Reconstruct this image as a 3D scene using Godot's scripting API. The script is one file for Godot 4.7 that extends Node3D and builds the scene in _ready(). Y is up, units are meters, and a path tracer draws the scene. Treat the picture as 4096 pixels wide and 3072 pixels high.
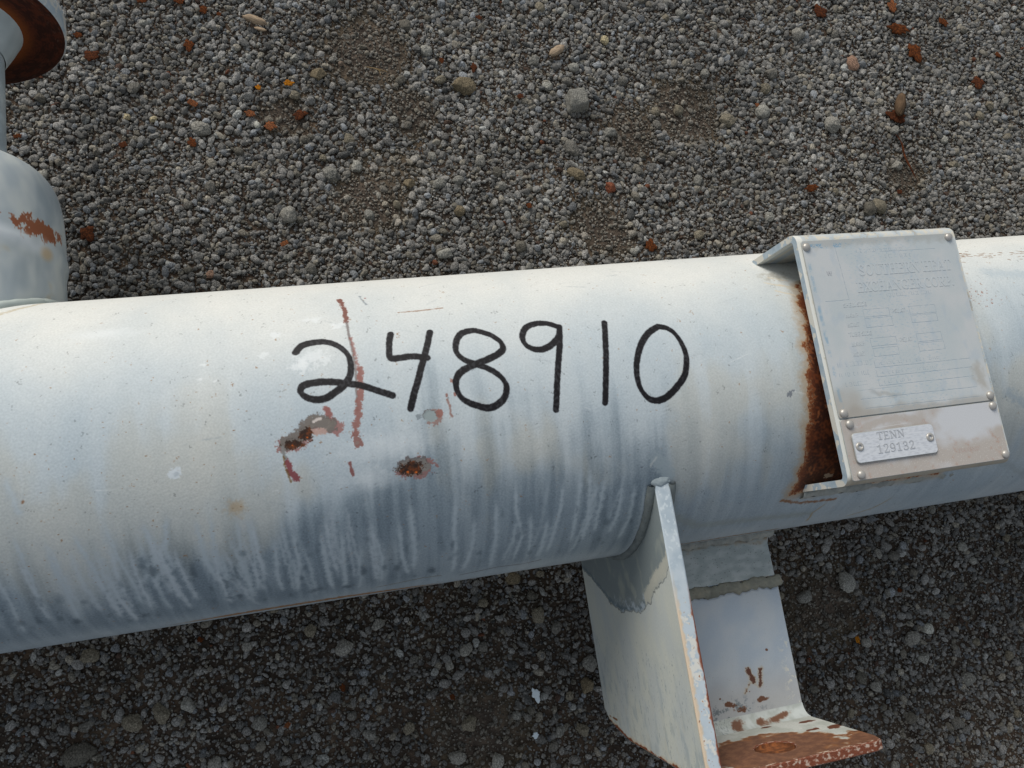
extends Node3D

const H := 0.165          # height of the vessel's axis above the gravel
const R := 0.1095         # vessel radius
const TW := 2048          # shell texture: 2048 texels per metre of length and of girth
const TH := 862
const X0 := -0.3          # shell texture starts at this length
const A0 := -105.0        # and at this angle from the top (degrees)

var rng := RandomNumberGenerator.new()
var used := {}
var img_rust: Image
var nz := FastNoiseLite.new()
var nf := FastNoiseLite.new()
var M := {}

func _ready():
	rng.seed = 7
	nz.seed = 3; nz.noise_type = FastNoiseLite.TYPE_SIMPLEX_SMOOTH; nz.fractal_octaves = 3; nz.frequency = 1.0
	nf.seed = 9; nf.noise_type = FastNoiseLite.TYPE_SIMPLEX_SMOOTH; nf.fractal_type = FastNoiseLite.FRACTAL_NONE; nf.frequency = 1.0
	# ---------------------------------------------------------------- camera, sky, sun, exposure
	var cam := Camera3D.new()
	cam.name = "camera"
	cam.fov = 51.62
	cam.near = 0.02
	cam.far = 200.0
	var bas := Basis(Vector3(.96816, .20301, .14650), Vector3(.09996, .22303, -.96967), Vector3(-.22953, .95344, .19563)).orthonormalized()
	cam.transform = Transform3D(bas, Vector3(0, .5704 + H, .0902))
	add_child(cam)
	cam.current = true
	var sky_mat := ProceduralSkyMaterial.new()
	sky_mat.sky_top_color = Color(.72, .76, .81)
	sky_mat.sky_horizon_color = Color(.82, .84, .87)
	sky_mat.sky_curve = .25
	sky_mat.ground_bottom_color = Color(.12, .11, .105)
	sky_mat.ground_horizon_color = Color(.35, .35, .35)
	sky_mat.sun_angle_max = 1.0
	var sky := Sky.new(); sky.sky_material = sky_mat
	var env := Environment.new()
	env.background_mode = Environment.BG_SKY
	env.sky = sky
	env.background_energy_multiplier = 0.34
	env.tonemap_mode = Environment.TONE_MAPPER_LINEAR
	env.tonemap_exposure = 2.1
	env.sdfgi_enabled = true; env.ssao_enabled = true; env.ssil_enabled = true
	var we := WorldEnvironment.new(); we.name = "environment"; we.environment = env
	add_child(we)
	var sun := DirectionalLight3D.new()
	sun.name = "sun"
	sun.light_energy = 0.5
	sun.light_color = Color(1, .985, .96)
	sun.light_angular_distance = 34.0
	sun.shadow_enabled = true
	sun.look_at_from_position(Vector3(-.42, .68, -.95), Vector3.ZERO, Vector3.UP)
	add_child(sun)
	# ---------------------------------------------------------------- the place
	materials()
	ground()
	exchanger()
	loose_things()
	gravel()

# ================================================================ helpers
func numbered(n: String) -> String:
	if not used.has(n):
		used[n] = 0
		return n
	used[n] += 1
	return "%s_%03d" % [n, used[n]]

func tag(o: Node, label: String, category: String, group := "", kind := ""):
	o.set_meta("label", label)
	if category: o.set_meta("category", category)
	if group: o.set_meta("group", group)
	if kind: o.set_meta("kind", kind)

func put(mesh: Mesh, called: String, mat, parent: Node = null) -> MeshInstance3D:
	var o := MeshInstance3D.new()
	o.mesh = mesh
	if mat is Array:
		for i in mat.size(): o.set_surface_override_material(i, mat[i])
	elif mat: o.material_override = mat
	if parent == null:
		o.name = numbered(called)
		add_child(o, true)
	else:
		var n := 0
		for c in parent.get_children():
			if str(c.name) == called or str(c.name).begins_with(called + "_0"): n += 1
		o.name = called if n == 0 else "%s_%03d" % [called, n]
		parent.add_child(o, true)
	return o

func sm(a: float, b: float, x: float) -> float: return smoothstep(a, b, x)

func tex(img: Image) -> ImageTexture: return ImageTexture.create_from_image(img)

func mat(c: Color, rough := .6, metal := 0.0, spec := .4) -> StandardMaterial3D:
	var m := StandardMaterial3D.new()
	m.albedo_color = c; m.roughness = rough; m.metallic = metal; m.metallic_specular = spec
	return m

func picture(w: int, h: int, f: Callable) -> Image:       # f(u, v) with u, v in 0..1 -> Color
	var im := Image.create(w, h, false, Image.FORMAT_RGB8)
	for y in h:
		for x in w: im.set_pixel(x, y, f.call((x + .5) / w, (y + .5) / h))
	return im

func grain(seed_: int, size: int, freq: float, oct: int, type := FastNoiseLite.TYPE_SIMPLEX_SMOOTH) -> Image:
	var n := FastNoiseLite.new()
	n.seed = seed_; n.noise_type = type; n.frequency = freq; n.fractal_octaves = oct
	if type == FastNoiseLite.TYPE_CELLULAR: n.cellular_return_type = FastNoiseLite.RETURN_DISTANCE
	return n.get_seamless_image(size, size)

# a tile of two tones driven by noise, for triplanar use
func tone_tile(size: int, seed_: int, freq: float, oct: int, stops: Array, spots := 0.0, spot_col := Color.BLACK) -> ImageTexture:
	var a := grain(seed_, size, freq, oct)
	var b := grain(seed_ + 50, size, freq * 4.0, 2)
	var im := Image.create(size, size, false, Image.FORMAT_RGB8)
	for y in size:
		for x in size:
			var t: float = a.get_pixel(x, y).r * (stops.size() - 1.001)
			var i := int(t)
			var c: Color = stops[i].lerp(stops[min(i + 1, stops.size() - 1)], t - i)
			var s: float = b.get_pixel(x, y).r
			if spots > 0.0: c = c.lerp(spot_col, sm(1.0 - spots, 1.05 - spots * .5, s))
			c = c * (.92 + .16 * s)
			im.set_pixel(x, y, c)
	return tex(im)

func tri(m: StandardMaterial3D, scale: float, world := false) -> StandardMaterial3D:
	m.uv1_triplanar = true
	m.uv1_world_triplanar = world
	m.uv1_scale = Vector3.ONE * scale
	return m

# ---------------------------------------------------------------- meshes
# a flat plate of the outline POLY (x, y), from z = -t to z = 0, edges chamfered by B; surface 0 = the two faces, 1 = the edges.  UV = the outline's box
func plate(poly: PackedVector2Array, t: float, b: float, skip = null) -> ArrayMesh:
	var n := poly.size()
	var lo := poly[0]; var hi := poly[0]
	var area := 0.0
	for i in n:
		lo = lo.min(poly[i]); hi = hi.max(poly[i])
		area += poly[i].cross(poly[(i + 1) % n])
	var sg := 1.0 if area > 0 else -1.0
	var inset := PackedVector2Array()
	for i in n:
		var d0 := (poly[i] - poly[(i + n - 1) % n]).normalized()
		var d1 := (poly[(i + 1) % n] - poly[i]).normalized()
		var n0 := Vector2(-d0.y, d0.x) * sg
		var n1 := Vector2(-d1.y, d1.x) * sg
		var k0: bool = skip != null and skip.call(poly[(i + n - 1) % n], poly[i])
		var k1: bool = skip != null and skip.call(poly[i], poly[(i + 1) % n])
		if k0 and k1: inset.append(poly[i])
		elif k0: inset.append(poly[i] - d0 * b if absf(n1.dot(d0)) > .5 else poly[i] + n1 * b)
		elif k1: inset.append(poly[i] + d1 * b if absf(n0.dot(d1)) > .5 else poly[i] + n0 * b)
		else: inset.append(poly[i] + (n0 + n1) * b / (1.0 + maxf(n0.dot(n1), -.5)))
	var uvf := func(p: Vector2) -> Vector2: return (p - lo) / (hi - lo)
	var faces := SurfaceTool.new(); faces.begin(Mesh.PRIMITIVE_TRIANGLES)
	var ids := Geometry2D.triangulate_polygon(inset)
	for k in range(0, ids.size(), 3):
		var tr := [inset[ids[k]], inset[ids[k + 1]], inset[ids[k + 2]]]
		var ccw: bool = (tr[1] - tr[0]).cross(tr[2] - tr[0]) > 0
		var order := [0, 2, 1] if ccw else [0, 1, 2]
		for j in order:
			faces.set_normal(Vector3.BACK); faces.set_uv(uvf.call(tr[j])); faces.add_vertex(Vector3(tr[j].x, tr[j].y, 0))
		order.reverse()
		for j in order:
			faces.set_normal(Vector3.FORWARD); faces.set_uv(uvf.call(tr[j])); faces.add_vertex(Vector3(tr[j].x, tr[j].y, -t))
	var mesh := faces.commit()
	var e := SurfaceTool.new(); e.begin(Mesh.PRIMITIVE_TRIANGLES)
	var run := 0.0
	for i in n:
		var p := poly[i]; var q := poly[(i + 1) % n]
		var len_ := p.distance_to(q)
		if not (skip != null and skip.call(p, q)):
			var a := inset[i]; var c := inset[(i + 1) % n]
			var rows := [[Vector3(a.x, a.y, 0), Vector3(c.x, c.y, 0)], [Vector3(p.x, p.y, -b), Vector3(q.x, q.y, -b)], [Vector3(p.x, p.y, -t + b), Vector3(q.x, q.y, -t + b)], [Vector3(a.x, a.y, -t), Vector3(c.x, c.y, -t)]]
			for k in 3:
				var v00: Vector3 = rows[k][0]; var v01: Vector3 = rows[k][1]; var v10: Vector3 = rows[k + 1][0]; var v11: Vector3 = rows[k + 1][1]
				var nn := (v01 - v00).cross(v10 - v00).normalized() * -sg
				var u0 := Vector2(run / .1, k / 3.0); var u1 := Vector2((run + len_) / .1, k / 3.0)
				var w0 := Vector2(run / .1, (k + 1) / 3.0); var w1 := Vector2((run + len_) / .1, (k + 1) / 3.0)
				var quad := [[v00, u0], [v01, u1], [v11, w1], [v00, u0], [v11, w1], [v10, w0]]
				if sg < 0: quad.reverse()
				for vv in quad:
					e.set_normal(nn); e.set_uv(vv[1]); e.add_vertex(vv[0])
		run += len_
	e.commit(mesh)
	return mesh

# profile (radius, along) turned round the -Z axis; UV = (angle, share of length)
func lathe(prof: Array, seg := 64) -> ArrayMesh:
	var st := SurfaceTool.new(); st.begin(Mesh.PRIMITIVE_TRIANGLES)
	var L := [0.0]
	for i in range(1, prof.size()): L.append(L[-1] + prof[i].distance_to(prof[i - 1]))
	for i in prof.size():
		for k in seg + 1:
			var a := TAU * k / seg
			st.set_uv(Vector2(float(k) / seg, L[i] / L[-1]))
			st.add_vertex(Vector3(prof[i].x * sin(a), prof[i].x * cos(a), -prof[i].y))
	for i in prof.size() - 1:
		for k in seg:
			var a := i * (seg + 1) + k; var b := a + seg + 1
			for j in [a, b, a + 1, a + 1, b, b + 1]: st.add_index(j)
	st.generate_normals()
	return st.commit()

# a tube of uneven radius along a path
func tube(path: PackedVector3Array, r: float, rough := 0.0, seg := 8, closed := false, taper := false) -> ArrayMesh:
	var st := SurfaceTool.new(); st.begin(Mesh.PRIMITIVE_TRIANGLES)
	var n := path.size()
	var run := 0.0
	for i in n:
		var d := (path[(i + 1) % n if closed else mini(i + 1, n - 1)] - path[(i + n - 1) % n if closed else maxi(i - 1, 0)]).normalized()
		var up := Vector3.UP if absf(d.y) < .9 else Vector3.RIGHT
		var s := d.cross(up).normalized(); var u := s.cross(d)
		if i > 0: run += path[i].distance_to(path[i - 1])
		var rr := r * (1.0 + rough * nz.get_noise_2d(run * 300.0, 4.0) * 1.3 + rough * .35 * sin(run * 1700.0))
		if taper: rr *= .25 + .75 * sin(PI * clampf((i + .4) / (n - .2), 0, 1))
		for k in seg + 1:
			var a := TAU * k / seg
			var q := rr * (1.0 + rough * .6 * nf.get_noise_2d(run * 400.0, a * 1.5))
			st.set_uv(Vector2(run * 20.0, float(k) / seg))
			st.add_vertex(path[i] + (s * cos(a) + u * sin(a)) * q)
	for i in n - 1:
		for k in seg:
			var a := i * (seg + 1) + k; var b := a + seg + 1
			for j in [a, a + 1, b, a + 1, b + 1, b]: st.add_index(j)
	st.generate_normals()
	return st.commit()

# a profile in (y, z), swept along x from x0 to x1, closed by caps; smooth within bends. surface 0 = skin, 1 = the cut ends
func swept(prof: PackedVector2Array, x0: float, x1: float) -> ArrayMesh:
	var st := SurfaceTool.new(); st.begin(Mesh.PRIMITIVE_TRIANGLES)
	var n := prof.size(); var area := 0.0; var run := 0.0
	var lo := prof[0]; var hi := prof[0]
	for i in n:
		area += prof[i].cross(prof[(i + 1) % n]); lo = lo.min(prof[i]); hi = hi.max(prof[i])
	var sg := 1.0 if area > 0 else -1.0
	var en := []
	for i in n:
		var d := (prof[(i + 1) % n] - prof[i]).normalized()
		en.append(Vector2(d.y, -d.x) * sg)
	for i in n:
		var j := (i + 1) % n
		var na: Vector2 = en[i]; var nb: Vector2 = en[i]
		var pa: Vector2 = en[(i + n - 1) % n]; var pb: Vector2 = en[j]
		if na.dot(pa) > .7: na = (na + pa).normalized()
		if nb.dot(pb) > .7: nb = (nb + pb).normalized()
		var len_ := prof[i].distance_to(prof[j])
		var q := [[prof[i], x0, na, run], [prof[i], x1, na, run], [prof[j], x1, nb, run + len_], [prof[i], x0, na, run], [prof[j], x1, nb, run + len_], [prof[j], x0, nb, run + len_]]
		if sg < 0: q.reverse()
		for v in q:
			st.set_normal(Vector3(0, v[2].x, v[2].y)); st.set_uv(Vector2((v[1] - x0) / (x1 - x0), (v[0].y - lo.y) / (hi.y - lo.y))); st.add_vertex(Vector3(v[1], v[0].x, v[0].y))
		run += len_
	var mesh := st.commit()
	var c := SurfaceTool.new(); c.begin(Mesh.PRIMITIVE_TRIANGLES)
	var ids := Geometry2D.triangulate_polygon(prof)
	for k in range(0, ids.size(), 3):
		var tr := [prof[ids[k]], prof[ids[k + 1]], prof[ids[k + 2]]]
		var ccw: bool = (tr[1] - tr[0]).cross(tr[2] - tr[0]) > 0     # seen from +x
		var order := [0, 2, 1] if ccw else [0, 1, 2]
		for j in order:
			c.set_normal(Vector3.RIGHT); c.set_uv(tr[j] * 10.0); c.add_vertex(Vector3(x1, tr[j].x, tr[j].y))
		order.reverse()
		for j in order:
			c.set_normal(Vector3.LEFT); c.set_uv(tr[j] * 10.0); c.add_vertex(Vector3(x0, tr[j].x, tr[j].y))
	c.commit(mesh)
	return mesh

# a lumpy stone of radius about 1: cut by random planes, then roughened
func lump(seed_: int, sub: int, planes: int, rough: float, soft := .35, boxy := false, facets := false) -> ArrayMesh:
	var r := RandomNumberGenerator.new(); r.seed = seed_
	var cuts := []
	for i in planes:
		cuts.append([Vector3(r.randfn(), r.randfn(), r.randfn()).normalized(), r.randf_range(.66, .95)])
	if boxy:
		for d in [Vector3(1, .1, .06), Vector3(-1, .1, -.1), Vector3(.08, .1, 1), Vector3(-.1, .05, -1), Vector3(.05, 1, 0)]: cuts.append([d.normalized(), .62])
	var vs := PackedVector3Array(); var ids := PackedInt32Array()
	var g := (1.0 + sqrt(5.0)) / 2.0
	for p in [[-1, g, 0], [1, g, 0], [-1, -g, 0], [1, -g, 0], [0, -1, g], [0, 1, g], [0, -1, -g], [0, 1, -g], [g, 0, -1], [g, 0, 1], [-g, 0, -1], [-g, 0, 1]]:
		vs.append(Vector3(p[0], p[1], p[2]).normalized())
	for t in [[0, 11, 5], [0, 5, 1], [0, 1, 7], [0, 7, 10], [0, 10, 11], [1, 5, 9], [5, 11, 4], [11, 10, 2], [10, 7, 6], [7, 1, 8], [3, 9, 4], [3, 4, 2], [3, 2, 6], [3, 6, 8], [3, 8, 9], [4, 9, 5], [2, 4, 11], [6, 2, 10], [8, 6, 7], [9, 8, 1]]:
		ids.append_array(PackedInt32Array(t))
	for s in sub:
		var mid := {}; var out := PackedInt32Array()
		for k in range(0, ids.size(), 3):
			var m := []
			for e in 3:
				var a := ids[k + e]; var b := ids[k + (e + 1) % 3]
				var key := mini(a, b) * 100000 + maxi(a, b)
				if not mid.has(key):
					mid[key] = vs.size(); vs.append(((vs[a] + vs[b]) * .5).normalized())
				m.append(mid[key])
			out.append_array(PackedInt32Array([ids[k], m[0], m[2], ids[k + 1], m[1], m[0], ids[k + 2], m[2], m[1], m[0], m[1], m[2]]))
		ids = out
	var pts := PackedVector3Array()
	for v in vs:
		var d := 1.0
		for c in cuts:
			var dt: float = v.dot(c[0])
			if dt > .05: d = minf(d, c[1] / dt)
		d = lerpf(d, 1.0, soft * .5)
		d += rough * nz.get_noise_3d(v.x * 1.6 + seed_, v.y * 1.6, v.z * 1.6) + rough * .45 * nf.get_noise_3d(v.x * 5.0, v.y * 5.0 + seed_, v.z * 5.0)
		pts.append(v * d)
	if facets:      # broken faces: every triangle keeps most of its own slope
		var fs := SurfaceTool.new(); fs.begin(Mesh.PRIMITIVE_TRIANGLES)
		for k in range(0, ids.size(), 3):
			var a := pts[ids[k]]; var b := pts[ids[k + 1]]; var c := pts[ids[k + 2]]
			var fn := (b - a).cross(c - a)
			var outwards: bool = fn.dot(a) > 0
			fn = (fn if outwards else -fn).normalized()
			for v in ([a, c, b] if outwards else [a, b, c]):
				fs.set_normal((fn + v.normalized() * .25).normalized()); fs.add_vertex(v)
		return fs.commit()
	var nor := PackedVector3Array(); nor.resize(pts.size())
	for k in range(0, ids.size(), 3):
		var fn := (pts[ids[k + 1]] - pts[ids[k]]).cross(pts[ids[k + 2]] - pts[ids[k]])
		if fn.dot(pts[ids[k]]) < 0: fn = -fn
		for e in 3: nor[ids[k + e]] += fn
	var st := SurfaceTool.new(); st.begin(Mesh.PRIMITIVE_TRIANGLES)
	for i in pts.size():
		st.set_normal(nor[i].normalized()); st.add_vertex(pts[i])
	for k in range(0, ids.size(), 3):
		var fn := (pts[ids[k + 1]] - pts[ids[k]]).cross(pts[ids[k + 2]] - pts[ids[k]])
		var flip: bool = fn.dot(pts[ids[k]]) > 0     # front faces run clockwise
		st.add_index(ids[k]); st.add_index(ids[k + 2 if flip else k + 1]); st.add_index(ids[k + 1 if flip else k + 2])
	return st.commit()

# a thin ragged flake about 2 across, slightly dished
func flake(seed_: int, thick: float, squareness := 0.0) -> ArrayMesh:
	var r := RandomNumberGenerator.new(); r.seed = seed_
	var n := 30; var st := SurfaceTool.new(); st.begin(Mesh.PRIMITIVE_TRIANGLES)
	var rad := []
	for k in n:
		var a := TAU * k / n
		var d := .95 + .6 * nz.get_noise_2d(cos(a) * .9 + seed_ * 3.1, sin(a) * .9) + .10 * nf.get_noise_2d(cos(a) * 3.7 + 3.0, sin(a) * 3.7 + seed_ * 1.7) + r.randf_range(-.07, .05)
		if squareness > 0: d = lerpf(d, minf(1.25, .86 / maxf(absf(cos(a)), absf(sin(a)))), squareness)
		rad.append(d)
	var bend := r.randf_range(-.25, .3)
	var top := func(x: float, z: float) -> float: return bend * x * x * .5 + .1 * nz.get_noise_2d(x * 2.0 + seed_, z * 2.0)
	var rings := [0.0, .5, .85, 1.0]
	for side in 2:
		for j in 4:
			for k in n:
				var a := TAU * k / n
				var p: Vector2 = Vector2(cos(a), sin(a)) * rings[j] * rad[k]
				st.add_vertex(Vector3(p.x, top.call(p.x, p.y) + (thick if side == 0 else 0.0) * (1.0 if j < 3 else .45), p.y))
	for side in 2:
		for j in 3:
			for k in n:
				var a := side * 4 * n + j * n + k; var b := side * 4 * n + j * n + (k + 1) % n
				var c := a + n; var d := b + n
				for q in ([a, b, c, b, d, c] if side == 1 else [a, c, b, b, c, d]): st.add_index(q)
	for k in n:
		var a := 3 * n + k; var b := 3 * n + (k + 1) % n
		for q in [a, a + 4 * n, b, b, a + 4 * n, b + 4 * n]: st.add_index(q)
	st.generate_normals()
	return st.commit()

# a split piece of wood, 2 long in x, with a rough many-sided section
func splinter(seed_: int, flat: float) -> ArrayMesh:
	var r := RandomNumberGenerator.new(); r.seed = seed_
	var st := SurfaceTool.new(); st.begin(Mesh.PRIMITIVE_TRIANGLES)
	var n := 9; var rings := 9; var rad := []
	for k in n: rad.append(r.randf_range(.75, 1.1))
	for i in rings:
		var x := -1.0 + 2.0 * i / (rings - 1)
		var s: float = [.35, .8, .95, 1.0, 1.0, .98, .9, .72, .3][i]
		for k in n:
			var a := TAU * k / n
			var q: float = rad[k] * s * (1.0 + .1 * nf.get_noise_2d(x * 3.0, k * 2.0 + seed_))
			var xx: float = x + (r.randf_range(-.12, .12) if i == 0 or i == rings - 1 else 0.0)
			st.add_vertex(Vector3(xx, sin(a) * q * flat, cos(a) * q * .36))
	for i in rings - 1:
		for k in n:
			var a := i * n + k; var b := i * n + (k + 1) % n
			for q in [a, a + n, b, b, a + n, b + n]: st.add_index(q)
	for k in range(1, n - 1):
		for q in [0, k, k + 1]: st.add_index(q)
		var o := (rings - 1) * n
		for q in [o, o + k + 1, o + k]: st.add_index(q)
	st.generate_normals()
	return st.commit()

# ================================================================ materials
func rust_color(x: float, y: float) -> Color:
	var a := nz.get_noise_2d(x, y); var b := nf.get_noise_2d(x * 4.3, y * 4.3)
	var c := Color(.25, .13, .09).lerp(Color(.42, .23, .14), sm(-.4, .5, a + b * .4))
	return c.lerp(Color(.60, .32, .15), sm(.45, .9, a * .7 + b * .6))

func materials():
	# stones: pitted, tinted per copy
	var pits := grain(21, 512, .022, 3, FastNoiseLite.TYPE_CELLULAR)
	var mott := grain(22, 512, .03, 4)
	var fine := grain(23, 512, .16, 2)
	var im := Image.create(512, 512, false, Image.FORMAT_RGB8)
	var hm := Image.create(512, 512, false, Image.FORMAT_L8)
	for y in 512:
		for x in 512:
			var p: float = pits.get_pixel(x, y).r; var m: float = mott.get_pixel(x, y).r; var f: float = fine.get_pixel(x, y).r
			var pit := sm(.30, .12, p) * sm(.35, .6, m)
			var v := (.74 + .7 * (m - .5) + .75 * (f - .5)) * (1.0 - .72 * pit)
			im.set_pixel(x, y, Color(v, v, v * .985))
			var h := clampf(.75 - .55 * pit + .35 * (f - .5), 0, 1)
			hm.set_pixel(x, y, Color(h, h, h))
	var st := mat(Color.WHITE, .95, 0, .25)
	st.albedo_texture = tex(im)
	st.heightmap_enabled = true; st.heightmap_texture = tex(hm); st.heightmap_scale = .04
	st.vertex_color_use_as_albedo = true
	M.stone = tri(st, 34.0, true)
	var tints := []
	for c in [Color(.65, .64, .615), Color(.57, .555, .53), Color(.71, .695, .665), Color(.52, .50, .465), Color(.63, .595, .53), Color(.75, .74, .71)]:
		var q: StandardMaterial3D = M.stone.duplicate()
		q.albedo_color = c; q.vertex_color_use_as_albedo = false
		tints.append(q)
	M.tints = tints
	M.tan = tinted(Color(.60, .545, .455)); M.pale = tinted(Color(.86, .80, .66)); M.white = tinted(Color(.93, .92, .88)); M.pink = tinted(Color(.74, .60, .52))
	M.brick = tinted(Color(.62, .38, .29)); M.darkred = tinted(Color(.36, .20, .17))
	# soil between the stones
	var so := mat(Color.WHITE, .98, 0, .2)
	so.albedo_texture = tone_tile(512, 31, .012, 5, [Color(.22, .195, .175), Color(.31, .275, .245), Color(.40, .35, .305)], .25, Color(.45, .42, .38))
	so.heightmap_enabled = true; so.heightmap_texture = tex(grain(33, 512, .05, 4)); so.heightmap_scale = .15
	M.soil = tri(so, 9.0, true)
	# rust
	var rf := mat(Color.WHITE, .92, 0, .2)
	rf.albedo_texture = tone_tile(256, 41, .02, 4, [Color(.26, .17, .13), Color(.43, .27, .18), Color(.64, .39, .22)], .2, Color(.2, .13, .10))
	M.rust = tri(rf, 30.0)
	rf.heightmap_enabled = true; rf.heightmap_texture = tex(grain(42, 256, .06, 3)); rf.heightmap_scale = .03
	var rb: StandardMaterial3D = rf.duplicate(); rb.albedo_color = Color(.76, .70, .62); M.rust_bright = rb
	var rd: StandardMaterial3D = rf.duplicate(); rd.albedo_color = Color(.68, .64, .64); M.rust_dark = rd
	var ry: StandardMaterial3D = rf.duplicate(); ry.albedo_color = Color(.9, .86, .62); ry.albedo_texture = tone_tile(128, 44, .03, 3, [Color(.45, .28, .12), Color(.72, .47, .18), Color(.80, .58, .26)]); M.rust_yellow = ry
	for q in [rb, rd, ry]: q.uv1_scale = Vector3(.55, .55, .55)
	var rl: StandardMaterial3D = rf.duplicate(); rl.uv1_scale = Vector3(.55, .55, .55); M.rust_flat = rl
	var rw: StandardMaterial3D = rf.duplicate(); rw.albedo_color = Color(.68, .64, .64); M.rust_wire = rw
	# wood, straw
	var wd := mat(Color.WHITE, .9, 0, .2)
	wd.albedo_texture = tone_tile(128, 45, .03, 3, [Color(.40, .35, .30), Color(.58, .51, .43), Color(.70, .62, .52)], .2, Color(.25, .2, .17))
	M.wood = tri(wd, 60.0); M.wood.uv1_scale = Vector3(.25, 1.6, 1.6)
	var wg: StandardMaterial3D = M.wood.duplicate(); wg.albedo_color = Color(.62, .58, .55); M.wood_grey = wg
	M.straw = mat(Color(.50, .42, .30), .9)
	M.paint_flake = mat(Color(.80, .84, .86), .6)
	# grey-white galvanised / painted steel
	var ga := mat(Color.WHITE, .55, 0, .4)
	ga.albedo_texture = tone_tile(512, 51, .008, 4, [Color(.60, .66, .69), Color(.69, .73, .74), Color(.76, .78, .77)], .1, Color(.60, .58, .53))
	M.steel = tri(ga, 4.0)
	var gd: StandardMaterial3D = ga.duplicate(); gd.albedo_color = Color(.82, .83, .84); M.steel_dull = gd
	var cr: StandardMaterial3D = ga.duplicate(); cr.albedo_color = Color(1.0, .985, .94); M.cream = cr
	# welds
	var we := mat(Color.WHITE, .7, 0, .3)
	we.albedo_texture = tone_tile(256, 53, .02, 4, [Color(.47, .48, .47), Color(.58, .59, .57), Color(.66, .64, .59)], .2, Color(.42, .38, .33))
	we.heightmap_enabled = true; we.heightmap_texture = tex(grain(54, 256, .04, 3)); we.heightmap_scale = .08
	M.weld = tri(we, 12.0)
	var wk: StandardMaterial3D = we.duplicate(); wk.albedo_color = Color(.80, .83, .85); wk.heightmap_scale = .04; M.weld_dark = wk
	var wb: StandardMaterial3D = we.duplicate(); wb.albedo_color = Color(.86, .85, .81); M.weld_brown = wb
	# cut edges with peeling paint: cream, blue grey and a little rust
	M.edge = edge_mat(61, .5, .03)
	M.edge_rusty = edge_mat(62, .62, .45)

func tinted(c: Color) -> StandardMaterial3D:
	var q: StandardMaterial3D = M.stone.duplicate()
	q.albedo_color = c; q.vertex_color_use_as_albedo = false
	return q

func edge_mat(seed_: int, cream: float, rust: float) -> StandardMaterial3D:
	var a := grain(seed_, 256, .014, 4); var b := grain(seed_ + 9, 256, .05, 3)
	var im := Image.create(256, 256, false, Image.FORMAT_RGB8)
	for y in 256:
		for x in 256:
			var p: float = a.get_pixel(x, y).r; var q: float = b.get_pixel(x, y).r
			var c := Color(.68, .725, .75).lerp(Color(.58, .645, .69), q)
			c = c.lerp(Color(.80, .79, .75), sm(1.0 - cream, 1.09 - cream, p + (q - .5) * .3))
			c = c.lerp(Color(.46, .26, .17), sm(1.0 - rust * .6, 1.06 - rust * .6, q * .75 + p * .25))
			im.set_pixel(x, y, c)
	var m := mat(Color.WHITE, .65, 0, .35)
	m.albedo_texture = tex(im)
	return tri(m, 14.0)

# ================================================================ ground
func soil_brown(x: float, z: float) -> float:
	var s := 0.0
	for p in [[.073, -.427, .06], [.076, -.265, .055], [.115, -.36, .035], [.43, -.35, .06], [.345, -.32, .04], [.10, .245, .05], [.46, .2, .05], [.30, -.215, .04], [-.01, -.35, .03], [.68, -.26, .03]]:
		var d: float = Vector2(x - p[0], z - p[1]).length() / p[2]
		s = maxf(s, 1.0 - d * d * .8)
	return clampf(s + .55 * nz.get_noise_2d(x * 9.0, z * 9.0), 0, 1)

func lie(x: float, z: float) -> float:      # gentle unevenness of the yard
	var k := clampf(3.0 - Vector2(x - .3, z).length(), 0, 1)
	return (.006 * nz.get_noise_2d(x * 3.0 + 5.0, z * 3.0) + .003 * nf.get_noise_2d(x * 14.0, z * 14.0)) * k

func ground():
	var st := SurfaceTool.new(); st.begin(Mesh.PRIMITIVE_TRIANGLES)
	var xs := []; var zs := []
	for v in [-60.0, -20.0, -6.0, -3.0, -1.5, -1.0]: xs.append(v); zs.append(v)
	for i in 131:
		xs.append(-.7 + i * .016); zs.append(-.85 + i * .0125)
	for v in [2.0, 3.0, 6.0, 20.0, 60.0]: xs.append(v); zs.append(v)
	for z in zs:
		for x in xs:
			var b := soil_brown(x, z)
			var c := Color(.72, .70, .68).lerp(Color(1.7, 1.36, 1.05), b)
			c = c.lerp(Color(1.25, 1.24, 1.23), sm(.85, 1.3, Vector2(x - .3, z).length()))
			st.set_color(c); st.add_vertex(Vector3(x, lie(x, z) - .0008, z))
	var w := xs.size()
	for j in zs.size() - 1:
		for i in w - 1:
			var a := j * w + i
			for q in [a, a + 1, a + w, a + 1, a + w + 1, a + w]: st.add_index(q)
	st.generate_normals()
	M.soil.vertex_color_use_as_albedo = true
	var g := put(st.commit(), "ground", M.soil)
	tag(g, "dark gritty soil of the gravel yard under the vessel", "", "", "structure")
	M.ground = g

var keep := []      # [x, z, radius] where loose things lie, so that gravel sinks there

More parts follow.
